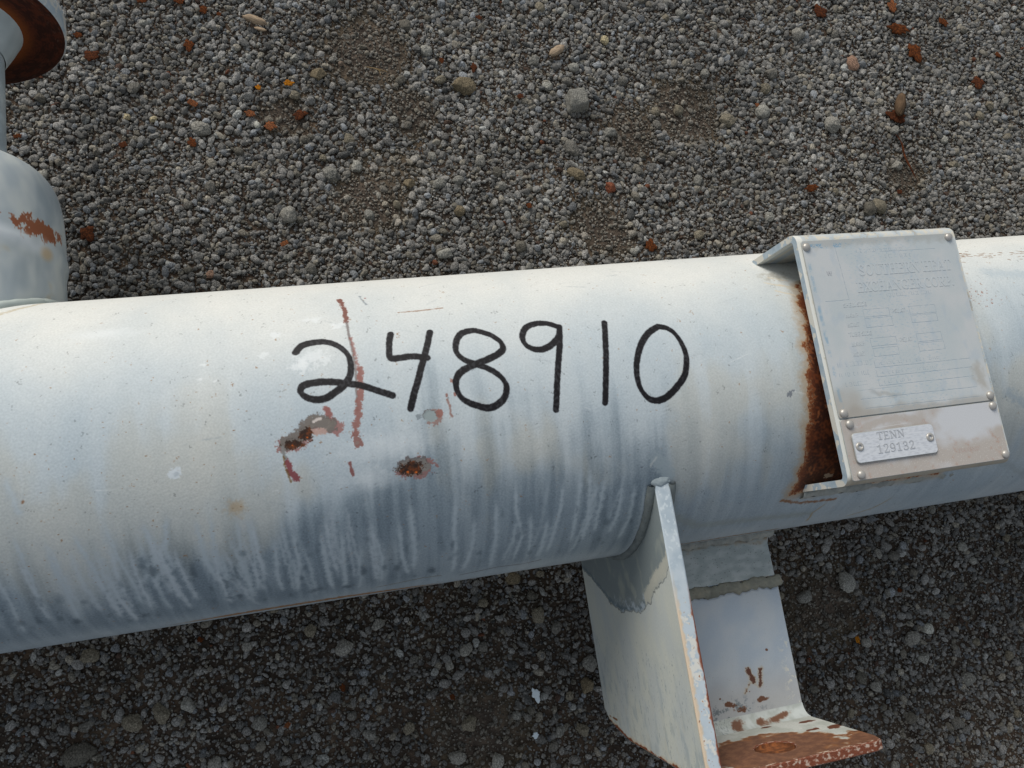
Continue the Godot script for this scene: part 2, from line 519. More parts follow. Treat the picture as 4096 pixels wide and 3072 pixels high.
func gravel():
	var top := Node3D.new(); top.name = "gravel"; add_child(top)
	tag(top, "dark grey pea gravel and grit covering the whole yard", "gravel", "", "stuff")
	var forms := []
	for i in 6: forms.append(lump(100 + i, 2, 6 if i < 4 else 9, .13, .0 if i < 4 else .15, false, true))
	var small := [lump(200, 1, 8, .2), lump(201, 1, 10, .2)]
	# [called, pitch, r lo, r hi, share, meshes, sink]
	var g := RandomNumberGenerator.new(); g.seed = 77
	var layers := [["coarse_gravel", .0063, .0021, .0044, .84, forms, 1.0], ["fine_gravel", .0043, .0013, .0026, .85, forms, .6], ["grit", .0029, .0006, .0014, .75, small, .3], ["coarse_gravel_beyond", .0108, .0040, .0064, .95, forms, 1.0]]
	for L in layers:
		var tr := []; var col := []
		for f in L[5]: tr.append([]); col.append([])
		var pitch: float = L[1]
		var far: bool = L[1] > .01
		var x := -1.5 if far else -.62
		while x < (2.2 if far else 1.25):
			var z := -1.7 if far else -.82
			while z < (1.3 if far else .62):
				var px := x + g.randf_range(-.5, .5) * pitch; var pz := z + g.randf_range(-.5, .5) * pitch
				z += pitch
				if far and px > -.62 and px < 1.25 and pz > -.82 and pz < .62: continue
				if L[6] == .3 and (px < -.45 or px > 1.1 or pz < -.62 or pz > .52): continue
				var share: float = L[4]
				var b := soil_brown(px, pz)
				var big: float = L[6]
				# bare, finer places
				var bare := sm(.35, .8, b) * (.85 if big == 1.0 else .5 if big == .6 else 0.0)
				var low := sm(.02, .16, pz - .05 * px) * (.58 if big == 1.0 else .25 if big == .6 else 0.0)
				if g.randf() > share * (1.0 - bare) * (1.0 - low): continue
				var r := lerpf(L[2], L[3], pow(g.randf(), 1.8))
				if big == 1.0: r *= 1.0 + .22 * nz.get_noise_2d(px * 4.0 - 3.0, pz * 4.0)
				var y := lie(px, pz) + r * g.randf_range(-.42, .42)
				for k in keep:
					if absf(k[0] - px) < k[2] and absf(k[1] - pz) < k[2] and Vector2(k[0] - px, k[1] - pz).length() < k[2] and big > .3: y = lie(px, pz) - r * .8
				var q := Quaternion(Vector3(g.randfn(), g.randfn(), g.randfn()).normalized(), g.randf() * TAU)
				var sc := Vector3(r * g.randf_range(.85, 1.5), r * g.randf_range(.75, 1.1), r * g.randf_range(.55, .9))
				var bs := Basis(Vector3.UP, g.randf() * TAU) * Basis(q).scaled_local(sc) if g.randf() < .5 else Basis(Vector3.UP, g.randf() * TAU) * Basis(Vector3(sc.x, 0, 0), Vector3(0, sc.z, 0), Vector3(0, 0, sc.y)) * Basis(q)
				var i := g.randi() % tr.size()
				tr[i].append(Transform3D(bs, Vector3(px, y, pz)))
				var v := g.randf_range(.23, .54) * (1.0 + .25 * nz.get_noise_2d(px * 5.0, pz * 5.0 + 8.0))
				if big < 1.0: v *= .82
				var c := Color(v, v * .965, v * .93)
				if big == .3: c = Color(v, v * .92, v * .83) * 1.1
				var t := g.randf()
				if t < .16: c = Color(v * 1.05, v * .96, v * .82)
				elif t < .24: c = Color(v * .95, v * .99, v * 1.06)
				elif t < .30: c = Color(v, v, v) * .55
				elif t < .34: c = Color(v, v, v * .97) * 1.35
				elif t < .342: c = Color(.24, .10, .06)
				elif t < .352: c = Color(.15, .10, .08)
				c = c.lerp(Color(v * 1.0, v * .88, v * .72), .6 * sm(.3, .8, b))
				c.a = 1.0
				col[i].append(c)
			x += pitch
		for i in tr.size():
			var mm := MultiMesh.new()
			mm.transform_format = MultiMesh.TRANSFORM_3D
			mm.use_colors = true
			mm.mesh = L[5][i]
			mm.instance_count = tr[i].size()
			for k in tr[i].size():
				mm.set_instance_transform(k, tr[i][k])
				mm.set_instance_color(k, col[i][k])
			var o := MultiMeshInstance3D.new()
			o.multimesh = mm
			o.material_override = M.stone
			o.name = L[0] if i == 0 else "%s_%03d" % [L[0], i]
			o.set_meta("kind", "stuff")
			top.add_child(o, true)

# ---------------------------------------------------------------- stones, flakes and chips that can be told apart
func loose_things():
	var forms := []
	for i in 8: forms.append(lump(300 + i, 3, 7 + i, .12, .1, false, i % 2 == 0))
	forms.append(lump(320, 3, 3, .07, .1, true))
	var fl := []
	for i in 7: fl.append(flake(400 + i, .16, .0 if i < 5 else .8))
	var wood := [splinter(500, .22), splinter(501, .3)]
	var R_ := "rust flakes scattered on the gravel"
	var S_ := "larger stones lying on the gravel"
	# called, x, z, width mm, depth mm, turn, material, form, label, group
	var rows := [
		["rust_flake", -.135, -.481, 13, 8, 10, M.rust_bright, 0, "orange rust flake at the gravel's far edge, nearest the rusty flange", R_],
		["rust_flake", -.101, -.480, 15, 8, -20, M.rust_bright, 1, "orange rust flake at the gravel's far edge, second from the rusty flange", R_],
		["rust_flake", -.078, -.468, 10, 12, 30, M.rust_bright, 2, "upright orange rust flake beside a brown stone near the splintered wood chip", R_],
		["rust_flake", -.064, -.464, 6, 6, 0, M.rust_bright, 3, "tiny orange rust crumb between an orange flake and the wood chip", R_],
		["wood_chip", -.030, -.455, 23, 8, -24, M.wood, -1, "pale long splintered wood chip lying on dark gravel", ""],
		["wood_chip", -.026, -.444, 12, 4, -18, M.wood, -2, "thin pale wood sliver just below the longer wood chip", ""],
		["rust_flake", -.095, -.431, 13, 17, 12, M.rust_bright, 4, "bright orange jagged flake alone between the flange and the wood chip", R_],
		["rust_flake", -.184, -.422, 17, 15, 40, M.rust_dark, 0, "dull dark red flake right beside the rusty flange rim", R_],
		["rust_flake", -.194, -.442, 10, 8, -10, M.rust_bright, 2, "small orange flake touching the flange rim's outline", R_],
		["rust_flake", -.095, -.366, 13, 8, -32, M.rust_flat, 5, "brown brick shaped flake with straight sides on grey pebbles", R_],
		["pebble", -.156, -.357, 7, 6, 0, M.pale, 1, "cream rounded pebble right of the grey nozzle neck", S_],
		["pebble", -.132, -.352, 7, 5, 30, M.pale, 2, "cream wedge shaped pebble beside the brown square flake", S_],
		["pebble", -.038, -.344, 6, 8, 20, M.white, 3, "white angular chip among brown rust patches", S_],
		["rust_flake", -.098, -.326, 10, 13, 15, M.rust_bright, 1, "orange flake with a pale tip beside a grey angular stone", R_],
		["stone", -.089, -.342, 17, 14, -25, M.tints[2], 4, "light grey angular stone above the pale tipped orange flake", S_],
		["rust_flake", -.160, -.327, 10, 8, 20, M.rust_dark, 6, "small olive brown square flake near the nozzle's shoulder", R_],
		["rust_flake", -.248, -.338, 10, 6, 15, M.rust_bright, 3, "orange flake tucked beside the nozzle neck", R_],
		["rust_flake", -.193, -.238, 20, 17, 50, M.rust_dark, 4, "round dark flake with rusty rim beside the grey nozzle stub", R_],
		["rust_flake", -.004, -.386, 12, 8, 10, M.rust_yellow, 0, "mustard yellow flake among the brown rust patches", R_],
		["rust_flake", -.033, -.382, 7, 7, 0, M.rust_yellow, 1, "little mustard yellow crumb left of the larger yellow flake", R_],
		["rust_flake", -.043, -.353, 13, 10, -20, M.rust_flat, 2, "flat brown flake left of the white angular chip", R_],
		["rust_flake", -.025, -.342, 13, 15, 45, M.rust_flat, 3, "flat brown flake just right of the white angular chip", R_],
		["rust_flake", .004, -.353, 19, 13, 5, M.rust_dark, 4, "widest dull brown flake of the rust patch, beside the soil", R_],
		["stone", -.016, -.248, 14, 15, 10, M.tints[2], 5, "light grey knobbly stone nearest the tube between nozzle and soil patch", S_],
		["stone", .027, -.290, 15, 12, -30, M.tints[0], 6, "grey oval pitted stone left of the brown soil patch", S_],
		["pebble", -.091, -.191, 8, 7, 30, M.pink, 0, "pale pink square chip close to the vessel right of the nozzle", S_],
		["rust_flake", -.023, -.219, 11, 6, 25, M.rust_flat, 5, "narrow brown flake close to the vessel, left of the first digit", R_],
		["stone", .026, -.397, 14, 13, 15, M.tan, 7, "tan blocky stone at the left side of the upper soil patch", S_],
		["stone", .173, -.382, 23, 17, -12, M.tan, 0, "largest tan rounded stone, lying right of the forked twig", S_],
		["stone", .293, -.360, 29, 29, 8, M.tints[0], 8, "largest square light grey stone on the gravel", S_],
		["rust_flake", .186, -.402, 9, 14, 0, M.rust_dark, 4, "dark red oval flake above the largest tan stone", R_],
		["rust_flake", .153, -.410, 7, 9, 10, M.rust_bright, 2, "small orange flake above the largest tan stone, left of a dark oval flake", R_],
		["wood_chip", .280, -.420, 20, 10, 32, M.wood, -2, "pale bone coloured chip above the largest square stone", ""],
		["brick_chip", .313, -.259, 10, 12, 20, M.brick, 1, "salmon pink brick chip on the gravel left of the nameplate", ""],
		["rust_flake", .346, -.192, 15, 18, -20, M.rust_bright, 0, "chunky bright orange rust lump close above the vessel near nameplate bracket", R_],
		["rust_flake", .221, -.242, 7, 8, 10, M.rust_bright, 6, "small orange square crumb beside a round tan stone", R_],
		["rust_flake", .200, -.461, 9, 7, -10, M.rust_dark, 1, "dark maroon flake near the yard's far edge above the tan stone", R_],
		["rust_flake", .231, -.366, 10, 8, 30, M.rust_dark, 3, "maroon flake between the largest tan and the largest square stone", R_],
		["stone", .149, -.242, 11, 10, 0, M.tan, 2, "round tan stone above the digit eight, in the dark soil", S_],
		["stone", .129, -.198, 15, 9, 10, M.tints[5], 5, "flat pale grey stone nearest the vessel above digit four", S_],
		["stone", .279, -.306, 14, 18, 25, M.tints[1], 6, "grey triangular stone under the largest square stone", S_],
		["stone", .279, -.276, 19, 12, -30, M.tan, 4, "brownish long stone under the grey triangular stone", S_],
		["stone", .103, -.274, 11, 10, 0, M.tan, 7, "tan stone sitting in the brown soil patch near the vessel", S_],
		["stone", .053, -.297, 10, 12, 0, M.tints[5], 1, "pale grey egg shaped stone at the left rim of the soil patch", S_],
		["pebble", .339, -.435, 9, 10, 0, M.pale, 6, "cream yellow pebble right of the bone coloured chip", S_],
		["rust_flake", .620, -.475, 20, 23, 15, M.rust_dark, 0, "maroon brown flake at the far edge straight above the nameplate's left side", R_],
		["rust_flake", .723, -.482, 15, 20, -10, M.rust_flat, 1, "ragged flake at the far edge, upper of a column of three rust flakes", R_],
		["rust_flake", .724, -.451, 38, 18, -12, M.rust_bright, 2, "widest orange brown flake, middle of a column of three", R_],
		["rust_flake", .736, -.418, 29, 30, 35, M.rust_bright, 4, "biggest speckled orange flake, lowest of a column of three", R_],
		["rust_flake", .792, -.461, 18, 14, -25, M.rust_bright, 3, "orange flake near the yard's far right edge beside the column of three", R_],
		["rust_flake", .859, -.415, 12, 10, 0, M.rust_bright, 0, "small round orange flake farthest to the right", R_],
		["rust_flake", .819, -.378, 24, 23, 0, M.rust_dark, 4, "round dark brown flake with an orange lower rim, far right", R_],
		["rust_flake", .686, -.332, 32, 20, -15, M.rust_dark, 1, "brown flake lying under the grey weathered wood block", R_],
		["wood_block", .690, -.345, 31, 13, 62, M.wood_grey, -3, "grey weathered wood block lying on a brown rust flake", ""],
		["rust_flake", .551, -.247, 21, 11, 5, M.rust_bright, 2, "bright orange flake on the gravel just above the nameplate bracket", R_],
		["stone", .597, -.325, 18, 17, 10, M.tints[2], 2, "light grey rounded stone halfway between nameplate and wood block", S_],
		["stone", .514, -.344, 15, 15, 0, M.tints[5], 3, "pale grey round stone with a tiny rust crumb beside it", S_],
		["stone", .648, -.406, 14, 18, 15, M.pink, 5, "pinkish grey pear shaped stone left of the biggest speckled flake", S_],
		["stone", .468, -.335, 18, 14, -10, M.tints[4], 6, "beige grey oval stone at the right rim of the rightmost soil patch", S_],
		["rust_flake", .509, -.353, 7, 7, 0, M.rust_flat, 6, "tiny rust crumb beside the pale grey round stone", R_],
		["rust_flake", .666, -.239, 9, 7, 0, M.rust_dark, 5, "small dark rust crumb above the nameplate's right corner", R_],
		["rust_flake", -.121, .129, 6, 6, 0, M.rust_bright, 0, "small red crumb just below the vessel's lower edge, left", R_],
		["rust_flake", -.010, .187, 6, 8, 0, M.rust_bright, 1, "red crumb in the shaded gravel below the digit two", R_],
		["rust_flake", -.057, .208, 8, 6, 20, M.rust_flat, 2, "brown crumb in the shaded gravel near the picture's lower edge", R_],
		["rust_flake", .081, .211, 6, 7, 0, M.rust_bright, 3, "red crumb in the shaded gravel left of the white paint flake", R_],
		["paint_flake", .155, .223, 8, 13, 25, M.paint_flake, 4, "white paint flake in the shaded gravel left of the support leg", "paint flakes fallen beside the support leg"],
		["paint_flake", .150, .257, 6, 6, 0, M.paint_flake, 2, "smaller white paint flake below the larger paint flake", "paint flakes fallen beside the support leg"],
		["stone", .150, .121, 13, 11, 0, M.tan, 1, "tan stone directly under the vessel's lower edge beside the support leg", S_],
		["stone", -.006, .155, 14, 11, 25, M.tints[2], 4, "light grey slab like stone in shade below the digit two", S_],
		["stone", .168, .156, 11, 14, 0, M.tints[4], 5, "brownish grey stone in shade, upper of three beside the support leg", S_],
		["stone", .209, .206, 13, 13, 0, M.tints[0], 6, "round grey stone touching the support leg's left outline", S_],
		["stone", .203, .224, 11, 14, -25, M.tan, 7, "brown egg shaped stone below the round grey one by the leg", S_],
		["stone", -.218, .202, 23, 15, 12, M.tints[3], 3, "long dark grey stone at the lower left corner of the yard", S_],
		["stone", .485, .176, 16, 18, 20, M.tints[5], 2, "pale grey pointed stone right of the support leg's weld", S_],
		["stone", .565, .235, 11, 10, 0, M.white, 0, "whitest round pebble in the gravel right of the support leg", S_],
		["stone", .545, .240, 15, 13, 15, M.tints[2], 1, "grey pitted stone beside the whitest pebble", S_],
		["rust_flake", .483, .231, 6, 10, 0, M.rust_yellow, 3, "slim orange flake in the gravel right of the support web", R_],
		["rust_flake", .540, .192, 6, 6, 0, M.rust_bright, 0, "tiny orange crumb right of the pale pointed stone", R_],
	]
	var i := 0
	for r in rows:
		var mesh: Mesh
		var shrink := .82 if r[0] == "rust_flake" else 1.0
		var w: float = r[3] * .0005 * shrink; var d: float = r[4] * .0005 * shrink; var h := minf(w, d)
		var form: int = r[7]
		var y := lie(r[1], r[2])
		var sc: Vector3
		if form < 0:
			mesh = wood[(-form) % 2]; sc = Vector3(w, d / .36, d / .36)
			y += .0065
			if form == -3: y += .004
		elif r[0] == "rust_flake" or r[0] == "paint_flake":
			mesh = fl[form]; sc = Vector3(w, minf(h, .011), d); y += .0040
			if i == 52: y -= .001
		else:
			mesh = forms[form]; sc = Vector3(w * 1.16, h * .95, d * 1.16); y += h * .22 + .0006
		var o := put(mesh, r[0], r[6])
		o.transform = Transform3D(Basis(Vector3.UP, deg_to_rad(r[5])) * Basis(Vector3(.0 + sin(i * 3.1), .2, cos(i * 1.7)).normalized(), .14 * sin(i * 2.3)).scaled_local(sc), Vector3(r[1], y, r[2]))
		tag(o, r[8], {"rust_flake": "rust flake", "wood_chip": "wood chip", "wood_block": "wood", "brick_chip": "brick chip", "paint_flake": "paint flake", "pebble": "pebble", "stone": "stone"}[r[0]], r[9])
		keep.append([r[1], r[2], maxf(w, d) * .72])
		i += 1
	# a forked dry twig and a rusty wire
	var tw := Node3D.new(); tw.name = "twig"; add_child(tw); tw.position = Vector3(.084, lie(.084, -.40) + .0075, -.400)
	tag(tw, "forked dry straw twig lying on the upper soil patch", "twig")
	put(tube(PackedVector3Array([Vector3(-.011, 0, -.003), Vector3(-.004, .001, -.001), Vector3(.003, .001, .001), Vector3(.011, 0, .003)]), .00055, .2, 6, false, true), "stem", M.straw, tw)
	put(tube(PackedVector3Array([Vector3(.001, .001, .000), Vector3(.003, .0015, .004), Vector3(.004, .001, .008)]), .00042, .2, 6, false, true), "side_shoot", M.straw, tw)
	put(tube(PackedVector3Array([Vector3(-.003, .001, -.001), Vector3(.003, .002, .003), Vector3(.006, .001, .0045)]), .00038, .2, 6, false, true), "side_shoot", M.straw, tw)
	var wire := PackedVector3Array()
	for k in 14:
		var t := k / 13.0
		wire.append(Vector3(-.006 + .013 * t + .002 * sin(t * 7.0), .0068 + .001 * sin(t * 11.0), -.03 + .06 * t))
	var wi := put(tube(wire, .0011, .35, 7, false, true), "rusty_wire", M.rust_wire)
	wi.position = Vector3(.683, lie(.683, -.28), -.280)
	tag(wi, "thin rusty wire lying between the wood block and the nameplate", "wire")
	# more of the bigger stones, each a piece of the ground
	var g := RandomNumberGenerator.new(); g.seed = 5
	var extra := [[.535, -.392, 7], [.679, -.316, 6], [.584, -.444, 8.5], [.635, -.223, 8], [.620, -.220, 8.6], [-.206, .128, 6.6], [-.177, .185, 6.8], [-.155, .182, 7.2], [-.134, .179, 6.2], [.114, .175, 4.7], [.093, .236, 7], [.172, .257, 5.1], [.079, .261, 6.3], [.193, .260, 6.8], [.041, .231, 5], [.547, .159, 6], [.553, .261, 6], [.597, .289, 6.4], [.493, .277, 6.2], [.46, .296, 3.8], [.521, .311, 5.7], [.572, .326, 5.9]]
	for e in extra: stone_piece(forms, g, e[0], e[1], e[2] * .001)
	while extra.size() < 270:
		var x := g.randf_range(-.28, .95); var z := g.randf_range(-.5, .40)
		if z > -.12 and z < .1: continue
		var ok := true
		for k in keep:
			if Vector2(k[0] - x, k[1] - z).length() < k[2] + .008: ok = false
		if not ok: continue
		extra.append(0)
		stone_piece(forms, g, x, z, lerpf(.0040, .0068, pow(g.randf(), 2.2)))

func stone_piece(forms: Array, g: RandomNumberGenerator, x: float, z: float, r: float):
	var o := put(forms[g.randi() % 8], "stone", M.tints[g.randi() % 6], M.ground)
	o.transform = Transform3D(Basis(Vector3.UP, g.randf() * TAU) * Basis(Vector3(g.randfn(), g.randfn(), g.randfn()).normalized(), g.randf_range(0, .5)).scaled_local(Vector3(r * g.randf_range(1.0, 1.3), r * g.randf_range(.7, .95), r * g.randf_range(.8, 1.05))), Vector3(x, lie(x, z) + r * .12 + .0005, z))
	keep.append([x, z, r * .85])

# ================================================================ the vessel
func pw(x: float, pts: Array) -> float:       # piecewise linear
	if x <= pts[0][0]: return pts[0][1]
	for i in range(1, pts.size()):
		if x < pts[i][0]: return lerpf(pts[i - 1][1], pts[i][1], (x - pts[i - 1][0]) / (pts[i][0] - pts[i - 1][0]))
	return pts[-1][1]

func over(im: Image, x: int, y: int, c: Color, a: float):
	if x >= 0 and y >= 0 and x < im.get_width() and y < im.get_height() and a > 0.0:
		im.set_pixel(x, y, im.get_pixel(x, y).lerp(c, minf(a, 1.0)))

func sx(x: float) -> float: return (x - X0) * TW
func sy(a: float) -> float: return (a - A0) * R * PI / 180.0 * TW

# a brushed line: pts are (x m, angle), width in mm; ragged 0..1 breaks up its rim, soft feathers it
func brush(im: Image, pts: Array, w: float, c: Color, al: float, ragged := 0.0, soft := .2, chisel := false, fade := false):
	var px := []
	for p in pts: px.append(Vector2(sx(p[0]), sy(p[1])))
	if chisel and px.size() > 6:
		var fine_ := []
		for i in px.size() - 1:
			for k in 4: fine_.append(px[i].cubic_interpolate(px[i + 1], px[maxi(i - 1, 0)], px[mini(i + 2, px.size() - 1)], k / 4.0))
		fine_.append(px[-1])
		px = fine_
	var base := w * .5 * TW / 1000.0
	var box := Rect2(px[0], Vector2.ZERO)
	for p in px: box = box.expand(p)
	box = box.grow(base * 2.0 + 3.0)
	var rad := []; var lens := [0.0]
	for i in px.size() - 1:
		var d: Vector2 = px[i + 1] - px[i]
		rad.append(base * (lerpf(.72, 1.12, absf(d.normalized().dot(Vector2(.9, -.43)))) if chisel else 1.0))
		lens.append(lens[-1] + d.length())
	# pieces one by one, so that big boxes are not scanned for every piece
	var best := {}
	for i in px.size() - 1:
		var a: Vector2 = px[i]; var b: Vector2 = px[i + 1]; var d := b - a; var L2 := maxf(d.length_squared(), .001)
		var r0: float = rad[maxi(i - 1, 0)] * .5 + rad[i] * .5; var r1: float = rad[i] * .5 + rad[mini(i + 1, rad.size() - 1)] * .5
		var g := maxf(r0, r1) * 1.7 + 2.0
		for y in range(int(minf(a.y, b.y) - g), int(maxf(a.y, b.y) + g) + 1):
			for x in range(int(minf(a.x, b.x) - g), int(maxf(a.x, b.x) + g) + 1):
				var p := Vector2(x + .5, y + .5)
				var t := clampf((p - a).dot(d) / L2, 0, 1)
				var r := lerpf(r0, r1, t)
				var q := p.distance_to(a + d * t)
				if ragged > 0.0: q += r * ragged * (nz.get_noise_2d(x * .11, y * .11) + .4 * nf.get_noise_2d(x * .38, y * .38))
				var k := 1.0 - sm(r * (1.0 - soft) - .6, r + .6, q)
				if chisel: k *= 1.0 - .16 * sm(.1, .7, nf.get_noise_2d(x * .18, y * .18) + .5 * nz.get_noise_2d(x * .02, y * .02))
				if fade:
					var s: float = (lens[i] + sqrt(L2) * t) / lens[-1]
					k *= sm(0, .25, s) * sm(1.0, .85, s)
				if k > 0.0:
					var key := y * 4096 + x
					if k > best.get(key, 0.0): best[key] = k
	for key in best: over(im, key % 4096, key / 4096, c, best[key] * al)

func drip(im: Image, s: Array, c: Color, k := 1.0):
	var pts := []
	for i in s.size() - 1:
		for j in 4:
			var t := j / 4.0
			pts.append([lerpf(s[i][0], s[i + 1][0], t) + .0006 * nz.get_noise_2d(s[i][1] + t * 8.0, s[0][0] * 3000.0), lerpf(s[i][1], s[i + 1][1], t)])
	pts.append(s[-1])
	brush(im, pts, rng.randf_range(5.5, 9.0), c.darkened(.07), .56 * k, .5, .98, false, true)
	brush(im, pts, rng.randf_range(2.6, 4.4), c, .62 * k, .45, .97, false, true)

func blob(im: Image, x: float, a: float, wx: float, wy: float, c: Color, al: float, ragged := .6, soft := .15, seed_ := 0.0):
	var cx := sx(x); var cy := sy(a); var rx := wx * .5 * TW / 1000.0; var ry := wy * .5 * TW / 1000.0
	for y in range(int(cy - ry * 1.6), int(cy + ry * 1.6) + 1):
		for xx in range(int(cx - rx * 1.6), int(cx + rx * 1.6) + 1):
			var q := Vector2((xx - cx) / rx, (y - cy) / ry).length()
			q += ragged * (nz.get_noise_2d(xx * .07 + seed_, y * .07) * .9 + .28 * nf.get_noise_2d(xx * .3 + seed_, y * .3))
			over(im, xx, y, c, al * (1.0 - sm(1.0 - soft, 1.0 + .02, q)))

func rusty(im: Image, x: float, a: float, wx: float, wy: float, seed_ := 0.0):
	var cx := sx(x); var cy := sy(a); var rx := wx * .5 * TW / 1000.0; var ry := wy * .5 * TW / 1000.0
	for y in range(int(cy - ry * 1.5), int(cy + ry * 1.5) + 1):
		for xx in range(int(cx - rx * 1.5), int(cx + rx * 1.5) + 1):
			var q := Vector2((xx - cx) / rx, (y - cy) / ry).length() + .5 * nz.get_noise_2d(xx * .09 + seed_, y * .09) + .25 * nf.get_noise_2d(xx * .4, y * .4)
			var c := Color(.19, .13, .10).lerp(Color(.44, .23, .11), sm(-.3, .8, nz.get_noise_2d(xx * .10 + seed_, y * .10) + .35 * nf.get_noise_2d(xx * .3, y * .3)))
			over(im, xx, y, c, 1.0 - sm(.8, 1.0, q))

func shell_pictures() -> Array:
	var data := PackedByteArray(); data.resize(TW * TH * 3)
	var hd := PackedByteArray(); hd.resize(TW * TH)
	var broad := FastNoiseLite.new(); broad.seed = 71; broad.frequency = 1.0; broad.fractal_octaves = 4; broad.noise_type = FastNoiseLite.TYPE_SIMPLEX_SMOOTH
	var na := broad.duplicate(); na.frequency = .0042
	var mottle: Image = na.get_image(TW, TH)
	var nb := broad.duplicate(); nb.seed = 72; nb.frequency = .05; nb.fractal_octaves = 3
	var specks: Image = nb.get_image(TW, TH)
	var nc := broad.duplicate(); nc.seed = 73; nc.frequency = .3; nc.fractal_octaves = 2
	var fine: Image = nc.get_image(TW, TH)
	var nd := broad.duplicate(); nd.seed = 74; nd.frequency = .02; nd.fractal_octaves = 4
	var streak: Image = nd.get_image(TW, TH / 14 + 2)
	var ne := broad.duplicate(); ne.seed = 75; ne.frequency = .058; ne.fractal_octaves = 3
	var finger: Image = ne.get_image(TW, TH / 14 + 2); finger.convert(Image.FORMAT_L8)
	var fg := finger.get_data()
	mottle.convert(Image.FORMAT_L8); specks.convert(Image.FORMAT_L8); fine.convert(Image.FORMAT_L8); streak.convert(Image.FORMAT_L8)
	var mo := mottle.get_data(); var sp := specks.get_data(); var fi := fine.get_data(); var sk := streak.get_data()
	var edge := []; var amt := []; var wide := []
	for x in TW:
		var X := X0 + float(x) / TW
		edge.append(pw(X, [[-.3, 42], [-.178, 44], [-.115, 41], [-.048, 36], [.004, 38], [.032, 26], [.056, 13], [.147, 20], [.196, 26], [.24, 26], [.30, 22], [.45, 16], [.7, 16]]))
		amt.append(pw(X, [[-.3, .66], [-.1, .80], [.03, .84], [.06, .66], [.12, .72], [.2, .88], [.215, .44], [.3, .36], [.44, .34], [.46, .30], [.7, .30]]))
		wide.append(pw(X, [[-.3, 36], [-.05, 30], [.03, 28], [.06, 36], [.2, 34], [.3, 46], [.7, 50]]))
	var warm := []
	for x in TW: warm.append(pw(X0 + float(x) / TW, [[-.3, .22], [-.12, .3], [-.05, .24], [.0, -.05], [.2, -.1], [.24, .12], [.3, .12], [.42, .12], [.46, .18], [.7, .2]]))
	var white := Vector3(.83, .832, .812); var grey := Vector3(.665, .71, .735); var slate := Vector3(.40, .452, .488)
	var beige := Vector3(.70, .665, .585)
	for y in TH:
		var a := A0 + y / (R * PI / 180.0 * TW)
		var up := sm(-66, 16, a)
		var y14 := y / 14
		var fr := float(y % 14) / 14.0
		for x in TW:
			var k := y * TW + x
			var m := mo[k] / 255.0 - .5; var s := sp[k] / 255.0; var f := fi[k] / 255.0 - .5
			var sv := lerpf(sk[y14 * TW + x], sk[(y14 + 1) * TW + x], fr) / 255.0 - .5
			# shading of the round shell painted as streaky grey downwards, then the dark bare zinc
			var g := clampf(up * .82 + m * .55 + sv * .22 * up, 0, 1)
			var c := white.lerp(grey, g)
			var e: float = edge[x]
			var dk := sm(e - wide[x] * .6, e + wide[x] * .5, a + m * 26.0 + sv * 22.0 + (fg[y14 * TW + x] / 255.0 - .5) * 8.0)
			var fv := lerpf(fg[y14 * TW + x], fg[(y14 + 1) * TW + x], fr) / 255.0 - .5 + m * .25
			dk *= amt[x] * lerpf(.70, 1.0, sm(-.24, .24, fv)) * (1.0 - .62 * sm(64, 78, a))
			c = c.lerp(slate, clampf(dk, 0, 1))
			# faint beige bloom, rust pin pricks
			c = c.lerp(beige, clampf(sm(.0, .45, sv * .7 - m * 1.2 + warm[x]) * .30 * sm(-30, 15, a) * sm(60, 36, a), 0, .28))
			c += Vector3.ONE * (f * (.075 + .05 * dk) + (s - .5) * .02)
			if s > .80 and f > .10: c = c.lerp(Vector3(.52, .38, .27), sm(.80, .90, s) * .65)
			elif s < .20 and f < -.12: c = c * .82
			k *= 3
			data[k] = int(clampf(c.x, 0, 1) * 255.0); data[k + 1] = int(clampf(c.y, 0, 1) * 255.0); data[k + 2] = int(clampf(c.z, 0, 1) * 255.0)
			hd[y * TW + x] = int(clampf(.62 + f * .22 + m * .25 + (s - .5) * .2, 0, 1) * 255.0)
	var im := Image.create_from_data(TW, TH, false, Image.FORMAT_RGB8, data)
	var hm := Image.create_from_data(TW, TH, false, Image.FORMAT_L8, hd)
	marks(im, hm)
	return [im, hm]

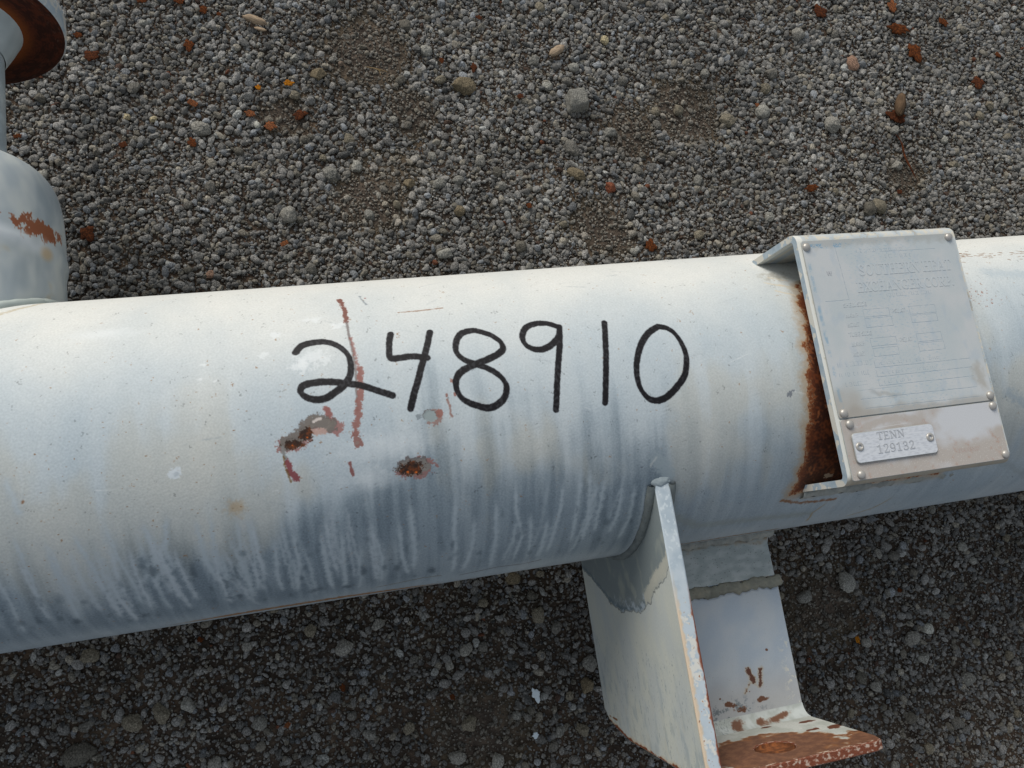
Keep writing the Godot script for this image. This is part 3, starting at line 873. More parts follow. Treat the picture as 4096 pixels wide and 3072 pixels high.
func marks(im: Image, hm: Image):
	# pale runs in the dark zinc
	var run := Color(.70, .74, .76)
	for s in [[[.0708, 28], [.0684, 45.9], [.0699, 56.1], [.0688, 71]], [[.0811, 38], [.0809, 50.4], [.0781, 61.6], [.075, 70.8]], [[.0944, 31], [.0954, 48.7], [.0944, 61.8], [.0948, 72]], [[.1068, 26], [.108, 41], [.1129, 51.5], [.1098, 62], [.1091, 68.5]], [[.1171, 40], [.1184, 56.7], [.1198, 69]], [[.1385, 28], [.1368, 42], [.1335, 53], [.1317, 65.6]], [[.1501, 24], [.1476, 46], [.1466, 60.6]], [[.1551, 24], [.1556, 48.6], [.1541, 62]], [[.1655, 30], [.1621, 49], [.163, 56.6]], [[.1776, 34], [.1761, 49], [.1721, 58.8]], [[.1859, 34], [.1852, 51.7], [.1813, 63.6]], [[.1924, 32], [.1934, 47.6], [.1941, 62], [.1942, 78.5]],
			[[.0426, 30], [.0441, 52.8], [.0431, 62.8]], [[.0352, 36], [.0362, 53.6], [.0411, 66.4]], [[.0199, 40], [.0243, 52], [.0227, 68.4]], [[.0014, 36], [.001, 51], [.0006, 64], [-.0031, 68]], [[-.0094, 40], [-.0079, 66]], [[-.0492, 30], [-.0491, 46.7], [-.0507, 62]], [[-.055, 28], [-.0557, 44], [-.0573, 52]], [[-.0258, 33], [-.025, 49.5], [-.0287, 66]], [[-.011, 34], [-.0099, 51], [-.0069, 69]], [[-.1233, 22], [-.1193, 36.6], [-.115, 48], [-.1145, 60]], [[-.1401, 25], [-.1326, 39.6], [-.1291, 55]], [[-.1536, 28], [-.1496, 45], [-.1496, 63]], [[-.1676, 24], [-.1639, 40], [-.165, 54]], [[-.091, 24], [-.0946, 37], [-.092, 45]], [[-.0769, 26], [-.0748, 44], [-.0687, 54.6]], [[-.0689, 26], [-.0692, 42.5], [-.0658, 54]], [[-.1674, 8], [-.1615, 21]], [[-.1038, 25], [-.101, 38], [-.104, 52]], [[-.09, 31], [-.1108, 48]], [[-.036, 36], [-.038, 52], [-.037, 64]], [[-.181, 30], [-.178, 48], [-.18, 66]], [[.129, 44], [.127, 60], [.1255, 68]]]:
		drip(im, s, run)
	for i in 30:
		var x := rng.randf_range(-.2, .19); var a := rng.randf_range(24, 44); var lean := (.0 - x + .02) * .06 + rng.randfn() * .002
		var pts := []
		for k in 5: pts.append([x + lean * k / 4.0 + rng.randfn() * .0007, a + (rng.randf_range(20, 34)) * k / 4.0])
		drip(im, pts, run, rng.randf_range(.35, .8))
	# dark pools where the zinc is bare, near the underside
	for b in [[-.152, 62, 7, 11], [-.117, 65, 9, 8], [-.062, 62, 7, 9], [-.063, 52, 5, 8], [-.018, 66, 12, 9], [.002, 67, 11, 9], [-.131, 50, 5, 14], [-.104, 43, 8, 14], [-.083, 46, 6, 16], [.033, 60, 7, 16], [.055, 64, 8, 12], [.012, 58, 6, 16], [-.17, 58, 6, 12]]:
		blob(im, b[0], b[1], b[2], b[3], Color(.30, .345, .375), .62, .5, .97, b[0] * 900.0)
	for i in 26:
		var x := rng.randf_range(-.2, .02); var a := rng.randf_range(26, 40); var lean := rng.randf_range(.001, .009)
		var pts := []
		for k in 5: pts.append([x + lean * k / 4.0 + rng.randfn() * .0005, a + rng.randf_range(26, 32) * k / 4.0])
		drip(im, pts, Color(.72, .755, .775), rng.randf_range(.6, 1.0))
	for i in 60: blob(im, rng.randf_range(-.2, .2), rng.randf_range(40, 68), rng.randf_range(3, 7), rng.randf_range(6, 16), Color(.33, .38, .41), rng.randf_range(.2, .55), .55, .97, i * 13.0)
	for i in 34:
		var x := rng.randf_range(-.2, .3); var a := rng.randf_range(-55, 25); var l := rng.randf_range(.004, .02); var t := rng.randf_range(-8, 8)
		brush(im, [[x, a], [x + l, a + t * l * 40.0]], rng.randf_range(.35, .7), Color(.60, .63, .64) if i % 3 else Color(.88, .89, .88), rng.randf_range(.25, .6), 1.2, .3, false, true)
	# rust brown line along the underside, fine brown scratches
	brush(im, [[-.115, 81], [-.05, 79], [-.0, 79], [.03, 81], [.07, 84]], 8.5, Color(.56, .38, .22), .95, .5, .85, false, true)
	brush(im, [[-.2, 88], [0, 86], [.1, 86.5], [.19, 86]], 3.0, Color(.45, .33, .24), .6, .5, .8)
	brush(im, [[.02, 72.5], [.05, 70], [.062, 70.6]], .8, Color(.42, .34, .25), .7, .5, .3)
	brush(im, [[.075, 73.5], [.1, 71], [.118, 72], [.13, 70.5]], .9, Color(.33, .27, .24), .8, .5, .3)
	# brownish haze on the left, orange stains
	blob(im, -.055, 26, 16, 14, Color(.66, .52, .35), .45, .5, .95, 3.0)
	blob(im, -.16, 16.3, 2.2, 3, Color(.48, .30, .18), .7, .7, .5, 4.0)
	for i in 260:
		var x := rng.randf_range(-.2, .03); var a := rng.randf_range(-10, 45) - (x + .1) * 40.0
		blob(im, x, a, rng.randf_range(.5, 1.5), rng.randf_range(.3, .7), Color(.50, .36, .25), rng.randf_range(.3, .85), .6, .5, i * 7.0)
	for i in 160:
		blob(im, rng.randf_range(-.2, .62), rng.randf_range(-60, 50), rng.randf_range(.3, .8), rng.randf_range(.3, .7), Color(.36, .33, .30) if i % 3 else Color(.55, .42, .30), rng.randf_range(.3, .7), .6, .5, i * 3.0)
	# whiter clouds of old primer
	for b in [[-.005, -18, 22, 14], [-.0115, -15.5, 14, 12], [-.0248, -28, 9, 5], [-.0327, -20.6, 6, 7], [-.0655, -19, 4, 3], [-.0676, -14, 4, 2], [-.06, -13, 4, 3], [.012, -30, 10, 6], [-.002, -34, 12, 6], [.03, 13, 84, 32], [.02, 22, 50, 22], [-.12, -35, 60, 16]]:
		blob(im, b[0], b[1], b[2], b[3], Color(.86, .875, .875), .62 if b[2] < 30 else .5, .9 if b[2] < 30 else .22, .55 if b[2] < 30 else .98, b[0] * 700.0)
	blob(im, -.084, 13.2, 7.5, 8, Color(.80, .83, .85), .8, .9, .3, 5.0); blob(im, -.0835, 13.6, 4, 3.6, Color(.69, .72, .74), .8, .7, .4, 6.0)
	# red-brown scrape down through the first digit
	var red := Color(0.52, 0.31, 0.28)
	brush(im, [[.0150, -44.5], [.0162, -41], [.0171, -37.4], [.0174, -31.2]], 2.9, Color(0.43, 0.25, 0.21), .85, .75, .1)
	brush(im, [[.0174, -31.2], [.0177, -24.4], [.0189, -17.6], [.019, -11.5], [.0181, -5.1], [.0175, 1]], 1.7, Color(.47, .44, .43), .85, .4, .3)
	brush(im, [[.0186, -24], [.0202, -16], [.0208, -9]], 1.6, red, .6, 1.5, .1)
	brush(im, [[.0216, -12], [.0213, -9.2], [.0198, -3.7], [.0178, 1.6], [.0148, 7.7]], 3.9, Color(0.54, 0.36, 0.33), .88, .8, .1)
	blob(im, .0152, 10, 7, 7, Color(0.53, 0.37, 0.34), .9, .9, .1, 8.0); blob(im, .0146, 10.6, 3, 3, Color(.55, .47, .44), .8, .6, .3, 9.0)
	brush(im, [[.0497, -34], [.0646, -34.1], [.0779, -34.6]], .9, Color(0.53, 0.39, 0.31), .75, .9, .2)
	brush(im, [[.028, -46], [.0284, -44], [.0311, -40]], 1.1, Color(.52, .55, .57), .8, 1.0, .2); blob(im, .031, -44.4, 1.6, 1, red, .8, .6, .2)
	# upper left chip: staircase of bared metal, pink primer and rust
	brush(im, [[-.0244, 8.8], [-.0154, 7.8], [-.0119, 5.1], [-.0062, 3.5], [-.0016, 4.4], [.0043, 5.3]], 9.2, Color(0.57, 0.41, 0.39), .9, .55, .08)
	brush(im, [[.0002, -.5], [.0010, 1.5], [.0020, 4.3]], 3.6, Color(0.53, 0.33, 0.31), .9, .7, .1)
	brush(im, [[-.0238, 8.5], [-.0165, 7.3], [-.0119, 4.4], [-.0062, 2.6], [-.0016, 3.9], [.001, 4.5]], 8.6, Color(.36, .33, .32), .75, .5, .1)
	brush(im, [[-.024, 8.4], [-.0165, 7.2], [-.0119, 4.3], [-.0062, 2.6], [-.0016, 4.0], [.001, 4.6]], 7.4, Color(.45, .425, .40), .95, .5, .1)
	brush(im, [[-.0085, 5.8], [-.003, 6.4]], 4.2, Color(0.69, 0.58, 0.54), .9, .7, .1); brush(im, [[-.008, 2.8], [-.004, 2.2]], 1.8, Color(.82, .78, .75), .9, .7, .1)
	rusty(im, -.0200, 8.8, 12.5, 6.2, 1.0); rusty(im, -.0128, 6.4, 8.0, 8.0, 2.0)
	brush(im, [[-.0262, 9.5], [-.0258, 12], [-.0249, 13.4]], 2.2, Color(.50, .50, .49), .9, .5, .2)
	brush(im, [[-.0245, 14], [-.0234, 16], [-.0216, 18.6], [-.02, 19.3]], 3.4, Color(0.50, 0.27, 0.28), .95, .7, .05)
	brush(im, [[-.0262, 12], [-.026, 15], [-.0235, 20]], 1.0, Color(0.43, 0.31, 0.17), .8, 1.4, .2)
	# lower chip
	blob(im, .0480, 20.3, 22.5, 11.6, Color(0.55, 0.40, 0.38), .9, .55, .06, 11.0)
	blob(im, .0464, 19.7, 20.6, 11.2, Color(.34, .31, .30), .75, .35, .06, 12.0)
	blob(im, .0467, 20.0, 19.2, 10.2, Color(.49, .47, .45), .96, .35, .06, 12.0)
	rusty(im, .0445, 20.4, 16.5, 8.8, 3.0)
	for p in [[.0425, 21.4, 1.9], [.0473, 21.7, 2.4], [-.0124, 7.3, 1.6], [-.021, 9.2, 1.2]]: blob(im, p[0], p[1], p[2], p[2], Color(.86, .42, .13), .85, .5, .6, p[0] * 999.0)
	# blunt chip and its crumbs
	blob(im, .0604, 5.2, 9.6, 8.8, Color(0.55, 0.43, 0.40), .8, .6, .06, 14.0); blob(im, .0648, 4.6, 4.0, 5, Color(0.56, 0.38, 0.34), .9, .7, .1, 15.0)
	blob(im, .0590, 4.9, 8.4, 8.0, Color(.36, .36, .36), .7, .4, .06, 16.0)
	blob(im, .0591, 5.1, 7.6, 7.4, Color(.56, .60, .60), .97, .4, .06, 16.0)
	blob(im, .0527, 5.2, 3.6, 3.8, Color(.48, .51, .53), .8, 1.5, .2, 17.0)
	blob(im, .0743, -5.5, 2.6, 3, Color(0.57, 0.41, 0.37), .85, 1.1, .2, 18.0); blob(im, .0702, -.9, 2.0, 3.2, Color(0.53, 0.39, 0.36), .9, .8, .2, 19.0); blob(im, .075, -1, 1.6, 2.4, Color(0.55, 0.39, 0.36), .9, .9, .2, 19.5)
	brush(im, [[.0704, .5], [.0713, 2.6], [.0711, 5], [.0724, 6]], 1.1, Color(0.53, 0.39, 0.35), .8, 1.1, .2)
	brush(im, [[.0100, 16.5], [.0105, 18.5], [.0112, 20.3]], 1.8, Color(0.50, 0.31, 0.29), .9, .8, .1)
	# bare patch rusted through under the nameplate bracket
	for y in range(int(sy(-34)), int(sy(60))):
		var a := A0 + y / (R * PI / 180.0 * TW)
		var left := pw(a, [[-34, .330], [-26, .3235], [-15, .3195], [-6, .3135], [5, .3105], [18, .309], [31, .307], [41, .306], [50, .305], [54, .303], [60, .31]])
		for x in range(int(sx(.285)), int(sx(.47))):
			var X := X0 + float(x) / TW
			var n := nz.get_noise_2d(x * .028, y * .028); var n2 := nf.get_noise_2d(x * .16, y * .16)
			var d := (X - left) * 1000.0 + n * 4.2 + n2 * 1.2
			d = minf(d, (.425 - X) * 1000.0 + n * 4.0)
			d = minf(d, (51.5 - a) * 1.8 + n * 2.0); d = minf(d, (a + 30.0) * 1.2 + n * 8.0)
			over(im, x, y, Color(.64, .53, .41), sm(-11, 0, d) * sm(-11, 0, d) * .55)
			if d > 0.0:
				var rc := Color(.66, .54, .42) if n2 > .05 and d < 3.6 else Color(.47, .27, .16)
				var deep := Color(.22, .12, .085).lerp(Color(.40, .21, .12), sm(-.35, .6, n * .8 + n2 * .5))
				deep = deep.lerp(Color(.58, .36, .22), sm(.35, .6, nz.get_noise_2d(x * .06 + 40.0, y * .03)) * .7)
				rc = rc.lerp(deep, sm(1.5, 6.0, d + n2 * 2.4))
				over(im, x, y, rc, sm(0, .8, d))
	for b in [[.331, 44, 6, 4], [.334, -1, 3, 8], [.337, 8, 3, 8], [.325, -8, 3, 6]]: blob(im, b[0], b[1], b[2], b[3], Color(.70, .66, .60), .8, 1.0, .15, b[0] * 333.0)
	brush(im, [[.300, 54], [.318, 57], [.345, 58]], 3.4, Color(.47, .29, .17), .75, .8, .7)
	brush(im, [[.3414, 58], [.334, 66], [.338, 76]], 2.4, Color(.60, .47, .28), .55, .5, .8, false, true)
	brush(im, [[.40, 62], [.39, 70.9], [.372, 78]], 2.6, Color(.58, .46, .28), .55, .5, .8, false, true)
	blob(im, .296, 11, 7, 4, Color(.36, .38, .42), .7, 1.4, .4, 21.0)
	blob(im, .318, -38, 26, 14, Color(.60, .585, .54), .6, .9, .9, 22.0)
	for b in [[.322, -31], [.318, -36], [.326, -29], [.312, -33], [.316, -28]]: brush(im, [[b[0] - .005, b[1] - 1.5], [b[0] + .007, b[1] + 1.5]], 1.5, Color(.80, .75, .66), .7, .9, .3)
	# brown scuffs right of the bracket
	for i in 70:
		var x := rng.randf_range(.455, .545); var a := -44.0 + (x - .47) * 55.0 + rng.randfn() * 1.8
		brush(im, [[x, a], [x + rng.randf_range(.001, .004), a + rng.randf_range(-.3, .8)]], rng.randf_range(.4, .9), Color(.46, .33, .24), .75, .8, .2)
	for i in 40: blob(im, .470 + rng.randfn() * .007, -19 + rng.randfn() * 3.0, rng.randf_range(.5, 1.6), rng.randf_range(.4, 1.2), Color(.55, .38, .32), .7, .8, .3, i * 5.0)
	brush(im, [[.49, -30], [.52, -27], [.56, -20], [.6, -10]], 16.0, Color(.60, .66, .70), .38, .5, .95)
	brush(im, [[.47, 20], [.50, 30], [.56, 34], [.6, 44]], 12.0, Color(.50, .57, .63), .4, .6, .95)
	brush(im, [[.45, 44], [.48, 50], [.53, 66]], 10.0, Color(.55, .58, .58), .45, .6, .95)
	brush(im, [[.215, 52], [.24, 62], [.29, 64], [.33, 66]], 12.0, Color(.55, .57, .54), .5, .6, .95)
	# weld halo beside the support rib
	brush(im, [[.2035, 36], [.205, 50], [.205, 66], [.205, 84]], 13.0, Color(.37, .43, .46), .6, .5, .8)
	brush(im, [[.200, 28], [.205, 31], [.209, 34]], 11.0, Color(.60, .645, .66), .8, .6, .4)
	brush(im, [[.1965, 30], [.2000, 27.4]], 2.2, Color(.76, .77, .75), .6, .8, .6)
	brush(im, [[.2150, 40], [.2165, 60], [.217, 78]], 7.0, Color(.56, .585, .58), .5, .6, .8)
	brush(im, [[.215, 83], [.25, 82], [.29, 81.5], [.318, 82]], 7.0, Color(.50, .37, .25), .8, .6, .7)
	# brown rim at the nozzle weld
	brush(im, [[-.165, -74], [-.170, -62], [-.185, -52], [-.21, -45], [-.236, -42]], 5.0, Color(.72, .67, .57), .7, .7, .7)
	# the number written by hand in black marker
	var ink := Color(.055, .048, .06)
	for s in [[[-.0141, -20.3], [-.0105, -22.6], [-.0042, -23.5], [.0033, -23.4], [.0105, -21.4], [.0155, -17.8], [.0166, -13.9], [.0153, -10.3], [.0117, -7.6], [.0063, -5.5], [-.0001, -3.8], [-.0061, -3.8], [-.0113, -5.1], [-.0134, -6.9], [-.0113, -8.6], [-.004, -9.2], [.0045, -8.9], [.013, -7.9], [.0214, -6.7], [.0309, -4.4], [.0386, -2.6]],
			[[.0426, -24.3], [.041, -21.3], [.04, -17.2], [.0403, -15], [.0461, -14.9], [.0539, -15], [.0621, -14]], [[.0666, -23.8], [.0633, -18.4], [.0592, -13], [.0551, -7.3], [.0513, -2.6], [.0481, 2.1]],
			[[.0993, -21.7], [.0936, -22.9], [.0859, -22.1], [.0815, -19], [.0804, -15], [.0845, -12], [.0919, -9.9], [.0992, -7.8], [.105, -4.9], [.1074, -1.6], [.1051, 1.8], [.0998, 3.9], [.0937, 4.5], [.0868, 3.2], [.0801, 1.1], [.077, -1.9], [.0773, -5.4], [.0813, -8.1], [.0892, -9.9], [.0977, -11.3], [.105, -12.8], [.1094, -14.6], [.1088, -17.5], [.1037, -20.4], [.0993, -21.7]],
			[[.1476, -21.5], [.1413, -23.2], [.1329, -23.4], [.1265, -21.7], [.1234, -18.4], [.1245, -15.4], [.1293, -13.5], [.1355, -13.3], [.1426, -15.2], [.1474, -17.9], [.149, -21.4], [.1462, -14.6], [.1421, -7], [.1389, .1], [.1362, 7.5]],
			[[.1796, -21.4], [.1768, -14.7], [.1736, -6.9], [.1707, .4], [.1683, 7]],
			[[.2149, -17.8], [.2078, -16], [.2005, -12.2], [.1952, -7.3], [.1923, -2.1], [.1926, 3], [.1966, 6.8], [.2027, 8.2], [.2096, 7.4], [.217, 4.7], [.2234, 1.4], [.2266, -2.2], [.2282, -6.3], [.227, -11.2], [.2239, -15.1], [.2197, -17.1], [.2149, -17.8]]]:
		brush(im, s, 4.05, ink, .985, .12, .05, true)
	# relief: chips sink, rust swells
	var low := Color(.25, .25, .25)
	for b in [[-.0205, 8.7, 11, 7], [-.0128, 6.2, 8, 8], [-.004, 3.6, 12, 7], [.046, 19.9, 17, 9], [.0590, 5.0, 8, 8]]: blob(hm, b[0], b[1], b[2], b[3], low, .9, .4, .25, 12.0)
	for i in 90: blob(hm, .0440 + rng.randfn() * .003, 20.4 + rng.randfn() * 1.0, 1.4, 1.4, Color(.8, .8, .8) if i % 2 else Color(.1, .1, .1), .6, .5, .6)
	for i in 900: blob(hm, rng.randf_range(.308, .40), rng.randf_range(-10, 54), rng.randf_range(.8, 2.6), rng.randf_range(.8, 2.6), Color(.95, .95, .95) if i % 2 else Color(.2, .2, .2), .7, .5, .6, i * 1.0)

func cyl_patch(x0: float, x1: float, a0: float, a1: float, nx: int, na: int, tile: bool) -> ArrayMesh:
	var st := SurfaceTool.new(); st.begin(Mesh.PRIMITIVE_TRIANGLES)
	for j in na + 1:
		var a := deg_to_rad(lerpf(a0, a1, float(j) / na))
		for i in nx + 1:
			var x := lerpf(x0, x1, float(i) / nx)
			st.set_normal(Vector3(0, cos(a), sin(a)))
			st.set_uv(Vector2(float(i) / nx, float(j) / na))
			st.add_vertex(Vector3(x, R * cos(a), R * sin(a)))
	for j in na:
		for i in nx:
			var a := j * (nx + 1) + i; var b := a + nx + 1
			for q in [a, a + 1, b, a + 1, b + 1, b]: st.add_index(q)
	return st.commit()

func exchanger():
	var v := Node3D.new(); v.name = "heat_exchanger"; add_child(v)
	tag(v, "long grey white steel vessel numbered 248910 in black marker, lying on gravel", "heat exchanger")
	var V := Node3D.new()
	# ---- shell
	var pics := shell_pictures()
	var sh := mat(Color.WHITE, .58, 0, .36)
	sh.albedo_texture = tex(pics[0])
	sh.heightmap_enabled = true; sh.heightmap_texture = tex(pics[1]); sh.heightmap_scale = .034
	sh.texture_repeat = false
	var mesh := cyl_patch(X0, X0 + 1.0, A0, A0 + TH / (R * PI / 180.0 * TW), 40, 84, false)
	var rest := SurfaceTool.new(); rest.begin(Mesh.PRIMITIVE_TRIANGLES)
	var a1 := A0 + TH / (R * PI / 180.0 * TW)
	rest.append_from(cyl_patch(X0, X0 + 1.0, a1, A0 + 360.0, 4, 50, true), 0, Transform3D.IDENTITY)
	rest.append_from(cyl_patch(-1.0, X0, 0, 360, 4, 120, true), 0, Transform3D.IDENTITY)
	rest.append_from(cyl_patch(X0 + 1.0, 1.5, 0, 360, 4, 120, true), 0, Transform3D.IDENTITY)
	rest.commit(mesh)
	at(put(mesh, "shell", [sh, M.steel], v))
	# end flanges on which the vessel lies, out of the photograph
	for x in [-1.0, 1.5]:
		var f := at(put(lathe([Vector2(.0, -.016), Vector2(H - .004, -.016), Vector2(H, -.012), Vector2(H, .012), Vector2(H - .004, .016), Vector2(0, .016)], 72), "end_flange", M.steel_dull, v))
		f.position.x = x; f.rotation.y = PI / 2
	nozzle(v)
	saddle(v)
	bracket(v)

func at(o: MeshInstance3D) -> MeshInstance3D:
	o.position.y += H
	return o

func nozzle(v: Node3D):
	var nx := -.236
	var c := Vector3(nx, 0, 0)
	# stub and bell reducer: one painted body
	var prof := [Vector2(.0683, .07), Vector2(.0683, .136), Vector2(.0686, .1395), Vector2(.0695, .143), Vector2(.0700, .147), Vector2(.0697, .150)]
	var bell := PackedVector2Array([Vector2(.0690, .153), Vector2(.0687, .170), Vector2(.0676, .186), Vector2(.0650, .199), Vector2(.0600, .2085), Vector2(.0530, .2145), Vector2(.0440, .2180), Vector2(.0375, .2195), Vector2(.0345, .2225), Vector2(.0340, .226)])
	for i in bell.size() - 1:
		for k in 3: prof.append(bell[i].cubic_interpolate(bell[i + 1], bell[maxi(i - 1, 0)], bell[mini(i + 2, bell.size() - 1)], k / 3.0))
	prof.append(bell[-1])
	var st_im := picture(768, 384, func(u: float, w: float) -> Color:
		var a := u * 16.0; var b := w * 5.0
		var n := nz.get_noise_2d(a, b * .9); var m := nf.get_noise_2d(a * 14.0, b * 11.0)
		var q := Color(.66, .695, .71).lerp(Color(.75, .77, .76), sm(-.6, .6, n))
		q = q.lerp(Color(.52, .57, .60), sm(.0, .7, nz.get_noise_2d(a * .9 + 30.0, b * .5)) * .45)
		q = q.lerp(Color(.74, .66, .52), sm(.25, .6, nz.get_noise_2d(a * .8 + 9.0, b + 4.0)) * .55 * sm(.55, .3, w))
		# rust brown scrape on the shoulder facing the camera's side
		var d := Vector2((u - .190) / .052, (w - .515 - (u - .190) * .25) / .040).length() + nz.get_noise_2d(a * 3.5, b * 2.4) * .9 + m * .3
		q = q.lerp(Color(.55, .33, .22), sm(1.0, .8, d))
		q = q.lerp(Color(.80, .82, .83), sm(.05, 0, absf(w - .445 + .03 * n)) * sm(.24, .17, u) * .8)
		q = q.lerp(Color(.74, .63, .48), sm(1.0, .2, Vector2((u - .20) / .02, (w - .42) / .04).length()) * .7)
		return q)
	var nm := mat(Color.WHITE, .5, 0, .45); nm.albedo_texture = tex(st_im)
	var body := at(put(lathe(prof, 96), "nozzle_reducer", nm, v)); body.position += c
	# weld where the stub meets the shell
	var foot := PackedVector3Array()
	for k in 121:
		var a := TAU * k / 120
		var y := .069 * cos(a)
		foot.append(Vector3(.0695 * sin(a), y, -sqrt(R * R - y * y) - .0005))
	var fw := at(put(tube(foot, .0034, .10, 8), "weld_bead", M.cream, v)); fw.position += c
	var neck := at(put(lathe([Vector2(.0338, .218), Vector2(.0338, .3085)], 64), "nozzle_neck", M.steel, v)); neck.position += c
	# flange: hub, rusted back face, rim, front face
	var hub := at(put(lathe([Vector2(.0345, .3075), Vector2(.0352, .309), Vector2(.042, .322), Vector2(.0455, .330), Vector2(.047, .332)], 64), "flange_hub", M.steel, v)); hub.position += c
	var fim := picture(640, 128, func(u: float, w: float) -> Color:
		var n := nz.get_noise_2d(u * 30.0, w * 4.0); var m := nf.get_noise_2d(u * 90.0, w * 16.0)
		var q := Color(.19, .095, .07).lerp(Color(.30, .145, .09), sm(-.4, .5, n + m * .4))
		q = q.lerp(Color(.56, .30, .12), sm(.42, .0, w + n * .08) * .75)
		q = q.lerp(Color(.40, .36, .31), sm(.2, .7, nz.get_noise_2d(u * 60.0, w * 12.0 + 7.0)) * sm(.55, .8, w) * .45)
		return q)
	var fm := mat(Color.WHITE, .75, 0, .3); fm.albedo_texture = tex(fim)
	var fl := at(put(lathe([Vector2(.0455, .3305), Vector2(.071, .3305), Vector2(.0733, .3315)], 96), "flange_back", fm, v)); fl.position += c
	fl.set_meta("label", "rusted brown back face of the nozzle flange")
	var rim := at(put(lathe([Vector2(.0733, .3315), Vector2(.0745, .333), Vector2(.0745, .347), Vector2(.073, .3485), Vector2(.045, .3485), Vector2(.045, .350), Vector2(.026, .350), Vector2(.026, .30)], 96), "flange_rim", M.edge, v)); rim.position += c

